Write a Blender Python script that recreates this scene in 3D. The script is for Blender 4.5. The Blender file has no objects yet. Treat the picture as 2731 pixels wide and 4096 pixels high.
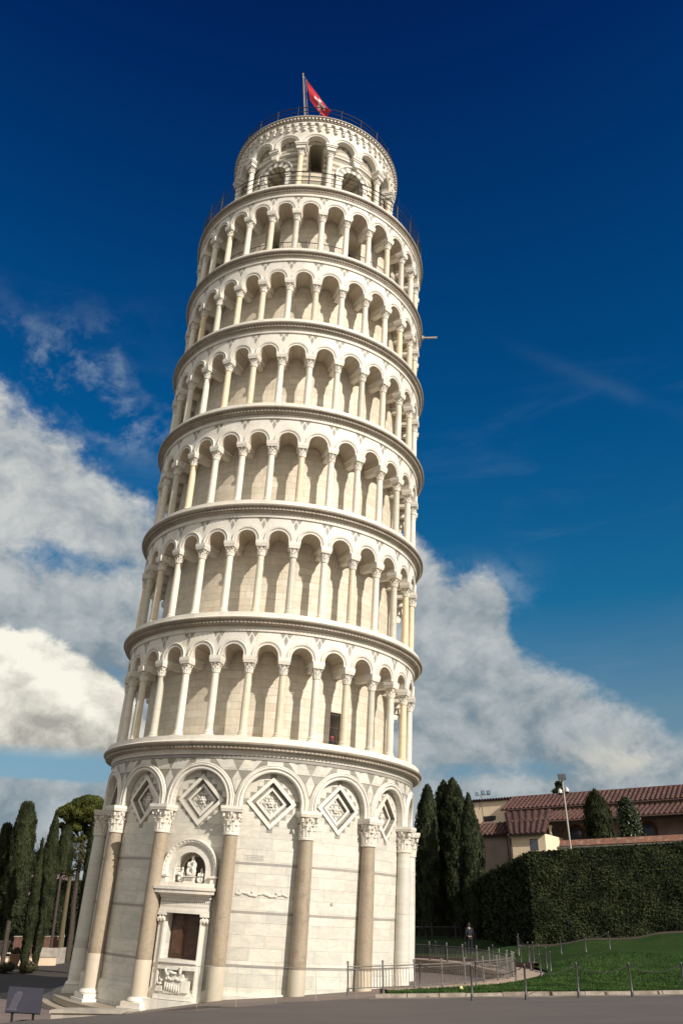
import bpy, bmesh, math, random
from math import sin, cos, pi, radians, atan2, sqrt, floor
from mathutils import Vector, Matrix, Quaternion
S = bpy.context.scene
COL = S.collection
# ------------------------------------------------------------------ camera
F_PX, PITCH, CAM_H = 3300.0, radians(26.5), 2.2
cam_d = bpy.data.cameras.new('camera'); cam = bpy.data.objects.new('camera', cam_d); COL.objects.link(cam)
cam.location = (0, 0, CAM_H); cam.rotation_euler = (pi/2 + PITCH, 0, 0)
cam_d.sensor_fit = 'VERTICAL'; cam_d.sensor_height = 36.0; cam_d.lens = F_PX/4096*36.0
cam_d.clip_start = 0.1; cam_d.clip_end = 6000
S.camera = cam
# ------------------------------------------------------------------ light
SUN_AZ, SUN_EL = radians(134.5), radians(28.0)      # azimuth clockwise from +Y
sun_dir = Vector((sin(SUN_AZ)*cos(SUN_EL), cos(SUN_AZ)*cos(SUN_EL), sin(SUN_EL)))
sd = bpy.data.lights.new('sun', 'SUN'); sun = bpy.data.objects.new('sun', sd); COL.objects.link(sun)
sd.energy = 4.8; sd.angle = radians(0.5); sd.color = (1.0, 0.925, 0.83)
sun.rotation_euler = (-sun_dir).to_track_quat('-Z', 'Y').to_euler()
S.view_settings.view_transform = 'Standard'; S.view_settings.look = 'None'
S.view_settings.exposure = 0.22; S.view_settings.gamma = 1.0; S.view_settings.use_curve_mapping = False

def ray(px, py):
    a = PITCH
    d = Vector((0, cos(a), sin(a))) + Vector((1, 0, 0))*((px-1365.5)/F_PX) + Vector((0, -sin(a), cos(a)))*((2048-py)/F_PX)
    return d
def at(px, py, Y):
    d = ray(px, py); return Vector((0, 0, CAM_H)) + d*(Y/d.y)
def gp(px, py, z):
    d = ray(px, py); return Vector((0, 0, CAM_H)) + d*((z-CAM_H)/d.z)
def sky_ae(px, py):
    d = ray(px, py).normalized(); return math.degrees(atan2(d.x, d.y)), math.degrees(math.asin(d.z))

# ------------------------------------------------------------------ node helper
class NT:
    def __init__(s, nt): s.nt = nt
    def n(s, t, **kw):
        o = s.nt.nodes.new(t)
        for k, v in kw.items(): setattr(o, k, v)
        return o
    def put(s, sock, v):
        if isinstance(v, bpy.types.NodeSocket): s.nt.links.new(v, sock)
        elif v is not None: sock.default_value = v
    def m(s, op, a, b=None, c=None, clamp=False):
        o = s.n('ShaderNodeMath', operation=op); o.use_clamp = clamp
        s.put(o.inputs[0], a)
        if b is not None: s.put(o.inputs[1], b)
        if c is not None: s.put(o.inputs[2], c)
        return o.outputs[0]
    def mr(s, v, a, b, c=0.0, d=1.0, smooth=True):
        o = s.n('ShaderNodeMapRange'); o.interpolation_type = 'SMOOTHSTEP' if smooth else 'LINEAR'
        s.put(o.inputs[0], v); s.put(o.inputs[1], a); s.put(o.inputs[2], b); s.put(o.inputs[3], c); s.put(o.inputs[4], d)
        return o.outputs[0]
    def mix(s, f, a, b, bt='MIX'):
        o = s.n('ShaderNodeMix', data_type='RGBA', blend_type=bt)
        s.put(o.inputs[0], f); s.put(o.inputs[6], c4(a)); s.put(o.inputs[7], c4(b)); return o.outputs[2]
    def noise(s, vec, scale, detail=4, rough=.55, dist=0.0):
        o = s.n('ShaderNodeTexNoise'); s.put(o.inputs['Vector'], vec); s.put(o.inputs['Scale'], scale)
        o.inputs['Detail'].default_value = detail; o.inputs['Roughness'].default_value = rough; o.inputs['Distortion'].default_value = dist
        return o.outputs[0]
    def vscale(s, vec, sc):
        o = s.n('ShaderNodeVectorMath', operation='MULTIPLY'); s.put(o.inputs[0], vec); o.inputs[1].default_value = sc; return o.outputs[0]
    def vadd(s, vec, sc):
        o = s.n('ShaderNodeVectorMath', operation='ADD'); s.put(o.inputs[0], vec); o.inputs[1].default_value = sc; return o.outputs[0]
    def sep(s, vec):
        o = s.n('ShaderNodeSeparateXYZ'); s.put(o.inputs[0], vec); return o.outputs
    def comb(s, x, y, z):
        o = s.n('ShaderNodeCombineXYZ'); s.put(o.inputs[0], x); s.put(o.inputs[1], y); s.put(o.inputs[2], z); return o.outputs[0]
    def ramp(s, v, stops, interp='LINEAR'):
        o = s.n('ShaderNodeValToRGB'); cr = o.color_ramp; cr.interpolation = interp
        while len(cr.elements) > 1: cr.elements.remove(cr.elements[-1])
        cr.elements[0].position = stops[0][0]; cr.elements[0].color = c4(stops[0][1])
        for p, c in stops[1:]:
            e = cr.elements.new(p); e.color = c4(c)
        s.put(o.inputs[0], v); return o.outputs[0]
def c4(c):
    if isinstance(c, bpy.types.NodeSocket): return c
    if isinstance(c, (int, float)): return (c, c, c, 1)
    return tuple(c) if len(c) == 4 else tuple(c)+(1,)
def srgb(r, g, b):
    f = lambda u: (u/255/12.92) if u <= 10.3 else ((u/255+.055)/1.055)**2.4
    return (f(r), f(g), f(b))

# ------------------------------------------------------------------ sky
W = bpy.data.worlds.new('World'); S.world = W; W.use_nodes = True; W.cycles.sampling_method = 'MANUAL'; W.cycles.sample_map_resolution = 512
nt = W.node_tree; N = NT(nt); bg = nt.nodes['Background']; bg.inputs[1].default_value = 0.1
sk = N.n('ShaderNodeTexSky'); sk.sky_type = 'NISHITA'; sk.sun_disc = False
sk.sun_elevation = SUN_EL; sk.sun_rotation = SUN_AZ
tc = N.n('ShaderNodeTexCoord').outputs['Generated']
nz = N.n('ShaderNodeVectorMath', operation='NORMALIZE'); N.put(nz.inputs[0], tc); V = nz.outputs[0]
X_, Y_, Z_ = N.sep(V)
EL = N.m('MULTIPLY', N.m('ARCSINE', Z_), 180/pi); AZ = N.m('MULTIPLY', N.m('ARCTAN2', X_, Y_), 180/pi)
K_ = .86
tint = N.ramp(N.mr(EL, 0, 60, smooth=False), [(p, tuple(x*K_ for x in c)) for p, c in [(0, (.45, .52, .62)), (.1, (.52, .62, .68)), (.2, (.56, .76, .78)), (.33, (.07, .60, .84)), (.52, (.012, .48, .87)), (.7, (.006, .35, .76)), (.93, (.006, .17, .58)), (1, (.006, .14, .5))]])
blue = N.mix(1.0, sk.outputs[0], tint, 'MULTIPLY')
VV = N.vscale(V, (1, 1, 1.3))
warp = N.n('ShaderNodeTexNoise'); N.put(warp.inputs['Vector'], VV); warp.inputs['Scale'].default_value = 9; warp.inputs['Detail'].default_value = 3
wv = N.n('ShaderNodeVectorMath', operation='MULTIPLY_ADD'); N.put(wv.inputs[0], warp.outputs[1]); wv.inputs[1].default_value = (.05, .05, .05); N.put(wv.inputs[2], VV); VW = wv.outputs[0]
def cells(vec, sc):
    o = N.n('ShaderNodeTexVoronoi'); o.feature = 'F1'; N.put(o.inputs['Vector'], vec); o.inputs['Scale'].default_value = sc
    return N.m('SUBTRACT', .55, o.outputs['Distance'])
def hf(vec, full=True):
    a = N.m('MULTIPLY', N.m('SUBTRACT', N.noise(vec, 4.5, 7 if full else 4, .60), .5), 2.2)
    b = N.m('MULTIPLY', cells(vec, 13.0), .60)
    if not full: return N.m('ADD', a, b)
    c = N.m('MULTIPLY', N.m('SUBTRACT', N.noise(vec, 34.0, 4, .68), .5), .85)
    return N.m('ADD', N.m('ADD', a, b), c)
puff = hf(VW); puff2 = hf(N.vadd(VW, (.012, -.008, .020)), False)
n1 = N.noise(VV, 5.0, 8, .56, .25)
def edge_curve(pts, a0=-180, a1=180):
    st = []
    for px, py in pts:
        a, e = sky_ae(px, py); st.append(((a-a0)/(a1-a0), e/60))
    st = [(0, .80), ((-100-a0)/(a1-a0), .75)]+sorted(st)+[((100-a0)/(a1-a0), .6), (1, .80)] if len(pts) > 8 else [(0, 0)]+sorted(st)  # cloud edge kept high behind the camera, added there as ambient fill
    r = N.ramp(N.mr(AZ, a0, a1, smooth=False), st)
    return N.m('MULTIPLY', r, 60.0)
def blob(px, py, ra, re):
    a, e = sky_ae(px, py)
    dx = N.m('DIVIDE', N.m('SUBTRACT', AZ, a), ra); dy = N.m('DIVIDE', N.m('SUBTRACT', EL, e), re)
    q = N.m('ADD', N.m('MULTIPLY', dx, dx), N.m('MULTIPLY', dy, dy))
    return N.m('EXPONENT', N.m('MULTIPLY', q, -1.0))
top = edge_curve([(-900, 1400), (0, 1470), (60, 1560), (230, 1640), (420, 1830), (640, 2000), (1300, 2050), (1690, 2150), (1770, 2300), (2010, 2330), (2045, 2540), (2350, 2690), (2731, 2850), (3400, 3000)])
d1 = N.m('SUBTRACT', top, EL)                                  # degrees below the bank's upper edge
hole = N.m('ADD', N.m('MULTIPLY', blob(190, 2215, 4.2, 1.6), 2.6), N.m('MULTIPLY', blob(200, 3055, 9.0, .7), 14.0))
hole = N.m('ADD', hole, N.m('MULTIPLY', blob(2000, 3090, 8.0, .8), 2.4))
hole = N.m('ADD', hole, N.m('MULTIPLY', blob(560, 1780, 1.6, 1.6), 3.0))
wisp = N.m('ADD', N.m('MULTIPLY', blob(390, 1480, 2.0, 1.6), 1.0), N.m('MULTIPLY', blob(500, 1700, 1.8, .8), 2.0))
wisp = N.m('ADD', wisp, N.m('MULTIPLY', blob(1960, 2400, 1.6, 1.0), 2.5))
dd = N.m('ADD', N.m('ADD', N.m('MINIMUM', d1, 3.3), N.m('MULTIPLY', puff, 3.7)), N.m('SUBTRACT', wisp, hole))
dens = N.mr(dd, -.1, 2.7)
thin = N.m('MULTIPLY', dens, N.mr(EL, 1, 12, .85, .97))
top2 = edge_curve([(-900, 2520), (0, 2490), (130, 2500), (330, 2590), (470, 2650), (560, 2810), (680, 3100), (900, 3600)])
base2 = N.mr(EL, sky_ae(200, 3045)[1], sky_ae(200, 2960)[1])
cum = N.m('MULTIPLY', N.mr(N.m('ADD', N.m('SUBTRACT', top2, EL), N.m('MULTIPLY', puff, 1.5)), .1, .75), base2)
relief = N.m('MULTIPLY', N.m('SUBTRACT', puff, puff2), 1.5)
lit = N.m('ADD', N.m('ADD', .50, relief), N.m('MULTIPLY', puff, .28), clamp=True)
grey = N.mix(lit, srgb(150, 161, 169), srgb(206, 208, 205))
lowgrey = N.mix(lit, srgb(126, 141, 151), srgb(184, 190, 192))
grey = N.mix(N.mr(EL, 15, 27), lowgrey, grey)
lit2 = N.m('ADD', N.m('ADD', N.mr(EL, sky_ae(200, 3030)[1], sky_ae(200, 2680)[1], .12, .90), relief), N.m('MULTIPLY', puff, .12), clamp=True)
white = N.mix(lit2, srgb(168, 166, 158), srgb(250, 246, 232))
c10 = lambda c: N.mix(1.0, c, (10*K_, 10*K_, 10*K_), 'MULTIPLY')
veil = N.m('MULTIPLY', N.mr(N.noise(N.vscale(V, (1.2, 1.2, 6)), 3.0, 5, .6, .8), .5, .85), N.mr(EL, 45, 18, 0, .22))
trail = N.m('SUBTRACT', EL, N.m('ADD', sky_ae(2250, 1480)[1], N.m('MULTIPLY', N.m('SUBTRACT', AZ, sky_ae(2250, 1480)[0]), (sky_ae(2700, 1650)[1]-sky_ae(1800, 1260)[1])/(sky_ae(2700, 1650)[0]-sky_ae(1800, 1260)[0]))))
trail = N.m('ADD', trail, N.m('MULTIPLY', puff, .35)); trm = N.m('MULTIPLY', N.m('EXPONENT', N.m('MULTIPLY', N.m('MULTIPLY', trail, trail), -2.6)), N.m('MULTIPLY', N.mr(AZ, 12, 24), N.mr(n1, .35, .65, .01, .08)))
skc = N.mix(veil, blue, c10(srgb(120, 150, 175)))
skc = N.mix(trm, skc, c10(srgb(150, 175, 195)))
wm_ = N.m('MULTIPLY', N.m('ADD', N.m('ADD', blob(370, 1500, 3.6, 2.8), blob(540, 1720, 3.4, 1.7)), N.m('ADD', blob(40, 1440, 3.6, 2.6), blob(1960, 2360, 2.6, 1.6)), clamp=True), N.mr(N.m('ADD', puff, N.m('MULTIPLY', relief, .5)), -.25, .65), clamp=True)
skc = N.mix(N.m('MULTIPLY', wm_, .62), skc, c10(srgb(165, 182, 196)))
skc = N.mix(thin, skc, c10(grey)); skc = N.mix(cum, skc, c10(white))
bank = N.m('MULTIPLY', blob(2560, 3030, 4.5, 1.1), N.mr(puff, -.1, .35))
skc = N.mix(bank, skc, c10(srgb(205, 203, 192)))
rear_fill = N.mr(N.m('ABSOLUTE', AZ), 75, 110)                       # unseen bright cloud added outside the frame to lift the fill in shadows
skc = N.mix(N.m('MULTIPLY', rear_fill, N.mr(puff, -.7, .3)), skc, c10(srgb(234, 230, 222)))
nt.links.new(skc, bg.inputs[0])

# ------------------------------------------------------------------ mesh builder
class MB:
    def __init__(s): s.v = []; s.f = []; s.m = []
    def add(s, vs, fs, mi=0, xf=None):
        b = len(s.v)
        s.v += [tuple(xf(*p)) for p in vs] if xf else [tuple(p) for p in vs]
        s.f += [tuple(b+i for i in f) for f in fs]; s.m += [mi]*len(fs)
    def grid(s, rows, mi=0, xf=None, cu=False, cv=False):
        n, k = len(rows), len(rows[0]); vs = [p for r in rows for p in r]; fs = []
        for i in range(n if cu else n-1):
            for j in range(k if cv else k-1):
                a = i*k+j; b = i*k+(j+1) % k; c = ((i+1) % n)*k+(j+1) % k; d = ((i+1) % n)*k+j
                fs.append((a, b, c, d))
        s.add(vs, fs, mi, xf)
    def box(s, x0, x1, y0, y1, z0, z1, mi=0, xf=None, nx=1, tx=1.0, ty=1.0):
        """box, nx slices along x; tx,ty scale the top"""
        cx, cy = (x0+x1)/2, (y0+y1)/2; vs = []; fs = []
        for i in range(nx+1):
            x = x0+(x1-x0)*i/nx
            vs += [(x, y0, z0), (x, y1, z0), (cx+(x-cx)*tx, cy+(y1-cy)*ty, z1), (cx+(x-cx)*tx, cy+(y0-cy)*ty, z1)]
        for i in range(nx):
            for j in range(4): fs.append((i*4+j, i*4+(j+1) % 4, i*4+4+(j+1) % 4, i*4+4+j))
        fs += [(3, 2, 1, 0), tuple(nx*4+j for j in range(4))]
        s.add(vs, fs, mi, xf)
    def prism(s, poly, d0, d1, mi=0, xf=None, back=False):
        """poly of (s,z); extruded from d0 to d1 (front at d1)"""
        n = len(poly); vs = [(p[0], d1, p[1]) for p in poly]+[(p[0], d0, p[1]) for p in poly]
        fs = [tuple(range(n))]+[(i, i+n, (i+1) % n+n, (i+1) % n) for i in range(n)]
        if back: fs.append(tuple(range(2*n-1, n-1, -1)))
        s.add(vs, fs, mi, xf)
    def lathe(s, prof, n=24, a0=0.0, a1=2*pi, mi=0, xf=None):
        full = abs(a1-a0-2*pi) < 1e-6; k = n if full else n+1; rows = []
        for i in range(k):
            a = a0+(a1-a0)*i/n
            rows.append([(r*sin(a), -r*cos(a), z) for r, z in prof])
        s.grid(rows, mi, xf, cu=full)
    def tube(s, pts, r, n=6, mi=0, cap=True):
        pts = [Vector(p) for p in pts]; rows = []; up = Vector((0, 0, 1))
        for i, p in enumerate(pts):
            t = (pts[min(i+1, len(pts)-1)]-pts[max(i-1, 0)])
            if t.length < 1e-9: t = Vector((0, 0, 1))
            t.normalize(); a = t.cross(up)
            if a.length < .05: a = t.cross(Vector((1, 0, 0)))
            a.normalize(); b = t.cross(a); rr = r[i] if isinstance(r, (list, tuple)) else r
            rows.append([p+(a*cos(2*pi*j/n)+b*sin(2*pi*j/n))*rr for j in range(n)])
        s.grid(rows, mi, cv=True)
        if cap:
            s.add(rows[0], [tuple(range(n))], mi); s.add(rows[-1], [tuple(range(n-1, -1, -1))], mi)
    def ball(s, c, r, nu=8, nv=6, mi=0, xf=None):
        rx, ry, rz = r if isinstance(r, (list, tuple)) else (r, r, r)
        rows = [[(c[0]+rx*sin(pi*i/nv)*cos(2*pi*j/nu), c[1]+ry*sin(pi*i/nv)*sin(2*pi*j/nu), c[2]+rz*cos(pi*i/nv)) for j in range(nu)] for i in range(nv+1)]
        s.grid(rows, mi, xf, cv=True)
    def mesh(s, name, mats, smooth=0, recalc=True):
        me = bpy.data.meshes.new(name); me.from_pydata(s.v, [], s.f)
        for m in (mats if isinstance(mats, (list, tuple)) else [mats]): me.materials.append(m)
        me.polygons.foreach_set('material_index', s.m)
        if recalc:
            bm = bmesh.new(); bm.from_mesh(me)
            if smooth: bmesh.ops.remove_doubles(bm, verts=bm.verts, dist=1e-4)
            bmesh.ops.recalc_face_normals(bm, faces=bm.faces)
            bm.to_mesh(me); bm.free()
        if smooth:
            me.polygons.foreach_set('use_smooth', [True]*len(me.polygons))
            me.set_sharp_from_angle(angle=radians(smooth))
        me.update(); return me
    def build(s, name, mats, parent=None, smooth=0, recalc=True):
        return link(name, s.mesh(name, mats, smooth, recalc), parent)
def link(name, me, parent=None, loc=None, rz=None):
    o = bpy.data.objects.new(name, me); COL.objects.link(o)
    if parent is not None: o.parent = parent
    if loc is not None: o.location = loc
    if rz is not None: o.rotation_euler = (0, 0, rz)
    return o
def tag(o, label, cat, group=None, kind=None):
    o['label'] = label; o['category'] = cat
    if group: o['group'] = group
    if kind: o['kind'] = kind
    return o
def thing(name, label, cat, loc=(0, 0, 0), rz=0, group=None):
    return tag(link(name, None, None, loc, rz), label, cat, group)
def struct(o): o['kind'] = 'structure'; return o
def arch_path(r, zc, z0, n=16, c=0.0):
    """(centre s, centre z, nx, nz) along an arch with vertical stilts from z0 to zc"""
    p = []
    if zc-z0 > 1e-3: p.append((c, z0, -1, 0))
    for i in range(n+1):
        a = pi-pi*i/n; p.append((c, zc, cos(a), sin(a)))
    if zc-z0 > 1e-3: p.append((c, z0, 1, 0))
    return p
def sweep(mb, path, prof, xf=None, mi=0, alt=None, closed=False):
    rows = [[(c+nx*r, d, z+nz_*r) for r, d in prof] for c, z, nx, nz_ in path]
    if alt:
        for i in range(len(rows)-1): mb.grid(rows[i:i+2], alt[i % len(alt)], xf, cv=closed)
    else: mb.grid(rows, mi, xf, cv=closed)
def bay_plate(mb, xf, W, ro, za, zc, ztop, d1, d0, n=16, mi=0, under=True, mi_soff=None):
    """wall plate over an arched opening, width W, with soffit from d1 back to d0"""
    hw = W/2; th = [pi-pi*i/n for i in range(n+1)]; ca = atan2(ztop-zc, hw)
    th = sorted(set(th+[ca, pi-ca]), reverse=True)
    inn = [(-ro, za)]+[(ro*cos(a), zc+ro*sin(a)) for a in th]+[(ro, za)]
    out = [(-hw, za)]
    for a in th:
        k = min(hw/max(abs(cos(a)), 1e-9), (ztop-zc)/max(sin(a), 1e-9)); out.append((k*cos(a), zc+k*sin(a)))
    out.append((hw, za))
    mid = [((p[0]+q[0])/2, (p[1]+q[1])/2) for p, q in zip(inn, out)]
    for d in (d1,):
        mb.grid([[(p[0], d, p[1]) for p in r] for r in (inn, mid, out)], mi, xf)
    mb.grid([[(p[0], d1+(d0-d1)*t, p[1]) for p in inn] for t in (0, .5, 1)], mi if mi_soff is None else mi_soff, xf)
    if under:
        for sg in (-1, 1):
            mb.grid([[(sg*ro, d, za), (sg*hw, d, za)] for d in (d1, (d0+d1)/2, d0)], mi, xf)
def wall_holes(mb, R, thick, z0, z1, holes, a0=-180, a1=180, step=3.0, mi=0, mi_rev=None, cuts=()):
    """curved wall; holes: (phi_deg, half_s, zbot, zspring, arched)"""
    mi_rev = mi if mi_rev is None else mi_rev
    E = set(); n = int((a1-a0)/step)
    hs = []
    for ph, hw, zb, zt, ar in holes:
        while ph > a1: ph -= 360
        while ph < a0: ph += 360
        ha = math.degrees(hw/R); hs.append((ph, ha, hw, zb, zt, ar))
        for i in range(13):
            E.add(round(ph-ha*cos(pi*i/12), 5))
    for i in range(n+1):
        e = a0+(a1-a0)*i/n
        if all(abs(e-x) > .15 for x in E): E.add(round(e, 5))
    E = sorted(E)
    P = lambda a, r, z: (r*sin(radians(a)), -r*cos(radians(a)), z)
    ri = R-thick
    for a, b in zip(E[:-1], E[1:]):
        m = (a+b)/2; segs = []; zl = (z0, z0)
        for ph, ha, hw, zb, zt, ar in sorted(hs, key=lambda h: h[3]):
            if abs(m-ph) < ha:
                tz = lambda x: zt+(sqrt(max(0, 1-((x-ph)/ha)**2))*hw if ar else 0)
                segs.append((zl, (zb, zb))); zl = (tz(a), tz(b))
                mb.add([P(a, R, zb), P(b, R, zb), P(b, ri, zb), P(a, ri, zb)], [(0, 1, 2, 3)], mi_rev)
                mb.add([P(a, R, zl[0]), P(b, R, zl[1]), P(b, ri, zl[1]), P(a, ri, zl[0])], [(0, 1, 2, 3)], mi_rev)
        segs.append((zl, (z1, z1)))
        for lo, hi in segs: mb.add([P(a, R, lo[0]), P(b, R, lo[1]), P(b, R, hi[1]), P(a, R, hi[0])], [(0, 1, 2, 3)], mi)
    for ph, ha, hw, zb, zt, ar in hs:
        for sg in (-1, 1):
            a = ph+sg*ha; mb.add([P(a, R, zb), P(a, R, zt), P(a, ri, zt), P(a, ri, zb)], [(0, 1, 2, 3)], mi_rev)

# ------------------------------------------------------------------ materials
def newmat(name):
    m = bpy.data.materials.new(name); m.use_nodes = True; n = NT(m.node_tree); b = m.node_tree.nodes['Principled BSDF']
    return m, n, b
def bump(n, b, h, dist=.01, st=.5):
    o = n.n('ShaderNodeBump'); o.inputs['Strength'].default_value = st; o.inputs['Distance'].default_value = dist
    n.put(o.inputs['Height'], h); n.put(b.inputs['Normal'], o.outputs[0])
def plain(name, c, c2=None, sc=2.0, rough=.7, metal=0.0, bsc=None, bd=.01, spec=None):
    m, n, b = newmat(name); v = n.n('ShaderNodeTexCoord').outputs['Object']
    c2 = c2 or tuple(x*.72 for x in c)
    f = n.mr(n.noise(v, sc, 6, .6), .32, .68); n.put(b.inputs['Base Color'], n.mix(f, c, c2))
    b.inputs['Roughness'].default_value = rough; b.inputs['Metallic'].default_value = metal
    if spec is not None: b.inputs['Specular IOR Level'].default_value = spec
    if bsc: bump(n, b, n.noise(v, bsc, 5, .6), bd)
    return m
tower = thing('leaning_tower', 'white marble round bell tower leaning to the right, ringed by six storeys of columned galleries', 'tower')
def marble(name, c1, c2, mortar, bw=1.0, bh=.40, dirt=.5, ms=.007, rough=.6, zebra=None, tint=None, rnd=None, bump_d=.012, patch=.5, blk=(.82, .77, .68), wm=.25, mottle=0):
    m, n, b = newmat(name); t = n.n('ShaderNodeTexCoord'); t.object = tower; v = t.outputs['Object']
    x, y, z = n.sep(v); s = n.m('MULTIPLY', n.m('ARCTAN2', x, n.m('MULTIPLY', y, -1)), 7.4)
    sv = n.comb(s, z, 0.0)
    br = n.n('ShaderNodeTexBrick'); n.put(br.inputs['Vector'], sv); br.inputs['Scale'].default_value = 1
    br.inputs['Brick Width'].default_value = bw; br.inputs['Row Height'].default_value = bh; br.inputs['Mortar Size'].default_value = ms
    br.inputs['Mortar Smooth'].default_value = .4; br.inputs['Bias'].default_value = -.1; br.offset_frequency = 2; br.offset = .43; br.squash = .7; br.squash_frequency = 3
    br.inputs['Color1'].default_value = c4(c1); br.inputs['Color2'].default_value = c4(c2); br.inputs['Mortar'].default_value = c4(mortar)
    col = br.outputs['Color']
    if zebra:
        q = n.m('FRACT', n.m('DIVIDE', n.m('ADD', z, zebra[1]), zebra[0])); zz = n.mr(q, .46, .47, smooth=False)
        col = n.mix(n.m('MULTIPLY', zz, .85), col, zebra[2])
    vein = n.mr(n.noise(n.vadd(n.vscale(n.comb(s, z, n.m('MULTIPLY', s, .3)), (.9, 2.2, 1)), (3, 1, 0)), 1.3, 7, .65, 1.4), .38, .62)
    col = n.mix(n.m('MULTIPLY', vein, min(1.0, .38*patch*2)), col, n.mix(1.0, col, (.74, .77, .80), 'MULTIPLY'))
    streak = n.mr(n.noise(n.comb(n.m('MULTIPLY', s, 3.5), n.m('MULTIPLY', z, .45), 0.0), 1.0, 5, .6), .52, .80)
    col = n.mix(n.m('MULTIPLY', streak, dirt), col, n.mix(1.0, col, (.60, .52, .40), 'MULTIPLY'))
    soot = n.mr(n.noise(n.comb(n.m('MULTIPLY', s, .9), n.m('MULTIPLY', z, 1.7), 5.0), 1.0, 8, .72, .6), .56, .70)
    col = n.mix(n.m('MULTIPLY', soot, .30), col, n.mix(1.0, col, (.58, .55, .52), 'MULTIPLY'))
    br2 = n.n('ShaderNodeTexBrick'); n.put(br2.inputs['Vector'], n.comb(n.m('ADD', s, 3.7), z, 0.0)); br2.inputs['Scale'].default_value = 1; br2.inputs['Brick Width'].default_value = bw*.98; br2.inputs['Row Height'].default_value = bh; br2.offset = .43; br2.offset_frequency = 2; br2.squash = .7; br2.squash_frequency = 3
    br2.inputs['Mortar Size'].default_value = 0; br2.inputs['Bias'].default_value = .55; br2.inputs['Color1'].default_value = (1, 1, 1, 1); br2.inputs['Color2'].default_value = c4(blk)
    if bh < 1: col = n.mix(.75, col, n.mix(1.0, col, br2.outputs['Color'], 'MULTIPLY'))
    warm = n.mr(n.noise(v, .8, 4, .6), .5, .72)
    col = n.mix(n.m('MULTIPLY', warm, wm), col, n.mix(1.0, col, (1.0, .88, .66), 'MULTIPLY'))
    if mottle: col = n.mix(n.m('MULTIPLY', n.mr(n.noise(v, 26, 5, .75), .42, .62), mottle), col, n.mix(1.0, col, (.70, .66, .60), 'MULTIPLY')); col = n.mix(n.m('MULTIPLY', n.mr(n.noise(v, 2.6, 6, .7, .8), .50, .66), .6), col, n.mix(1.0, col, (.74, .70, .64), 'MULTIPLY'))
    if rnd:
        oi = n.n('ShaderNodeObjectInfo').outputs['Random']
        col = n.mix(1.0, col, n.ramp(oi, rnd, 'CONSTANT'), 'MULTIPLY')
    n.put(b.inputs['Base Color'], col); b.inputs['Roughness'].default_value = rough
    h = n.m('ADD', n.m('MULTIPLY', br.outputs['Fac'], -1.0), n.m('MULTIPLY', n.noise(v, 9, 6, .65), .8))
    bump(n, b, h, bump_d, .6)
    return m
CREAM, CREAM2, MORT = (.76, .705, .605), (.62, .58, .49), (.42, .36, .28)
M_wall = marble('marble_ashlar', CREAM, (.62, .57, .485), MORT, bh=.36)
M_ground = marble('marble_facing', (.75, .71, .62), (.61, .585, .52), (.45, .41, .35), bw=1.35, bh=.455, dirt=.25, ms=.005, patch=.75, blk=(.82, .81, .78), wm=.15)
M_smooth = marble('marble_carved', (.75, .70, .61), (.67, .63, .55), (.50, .45, .38), bw=.9, bh=5, dirt=.35, ms=.003)
M_arch = marble('marble_arch', (.75, .705, .615), (.65, .615, .55), (.58, .53, .45), bw=.7, bh=9, dirt=.45, ms=.002)
M_corn = marble('weathered_cornice_stone', (.47, .42, .36), (.37, .33, .28), (.17, .145, .12), bw=1.3, bh=.12, dirt=.75, ms=.006)
M_grey = marble('grey_marble', (.36, .345, .305), (.27, .26, .23), (.20, .19, .16), bw=.8, bh=.3, dirt=.3)
M_band = marble('dark_course_marble', (.30, .28, .25), (.36, .33, .28), (.2, .18, .15), bw=1.6, bh=3, dirt=.3)
M_zebra = marble('banded_marble', (.72, .66, .55), (.64, .59, .49), MORT, bh=.24, zebra=(.48, .1, (.26, .245, .20)))
M_gran = marble('granite_shaft', (.37, .305, .225), (.31, .26, .195), (.28, .23, .17), bw=20, bh=50, dirt=.55, bump_d=.02, patch=.2, mottle=.8)
RN = [(0, (1, 1, 1)), (.30, (1.0, .89, .72)), (.45, (.74, .75, .74)), (.62, (1.08, 1.08, 1.07)), (.78, (.90, .84, .74)), (.9, (.97, .92, .84))]
M_shaft = marble('marble_shaft', (.72, .665, .56), (.69, .64, .54), (.45, .40, .33), bw=20, bh=2.35, ms=.004, dirt=.5, rnd=RN)
M_soff = marble('gallery_vault_stone', (.66, .60, .52), (.58, .52, .45), MORT, bw=.6, bh=.5, dirt=.5)
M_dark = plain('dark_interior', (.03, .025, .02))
M_iron = plain('dark_iron', (.05, .045, .045), rough=.5, metal=.6)
M_steel = plain('grey_painted_steel', (.085, .08, .08), (.05, .045, .045), sc=8, rough=.45, metal=.5)
M_wood = plain('brown_door_wood', (.085, .038, .020), (.05, .022, .012), sc=5, rough=.5)
M_brass = plain('brass_rail', (.22, .15, .08), rough=.45, metal=.4)

# ------------------------------------------------------------------ the tower frame
TX, TY = .0555, -.0175
w_ = Vector((TX, TY, 1)).normalized(); u_ = (Vector((1, 0, 0))-w_*w_.x).normalized(); v_ = w_.cross(u_)
HB = -2.993
T_ORG = Vector((-4.397, 44.475, CAM_H))+w_*HB
tower.matrix_world = Matrix.Translation(T_ORG) @ Matrix((u_, v_, w_)).transposed().to_4x4()
T_MAT = tower.matrix_world.copy()
def CY(deg, R): 
    a = radians(deg)
    return lambda s, d, z: ((R+d)*sin(a+s/R), -(R+d)*cos(a+s/R), z)
LV = [0, 10.40, 16.07, 21.90, 27.62, 33.20, 38.44, 43.60]
RC = [7.75, 7.45, 7.45, 7.43, 7.40, 7.32, 7.28]                 # column ring radius per storey
RK = [8.13, 8.09, 8.05, 8.02, 7.93, 7.80, 7.74]                 # cornice edge radius on top of each storey
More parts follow.
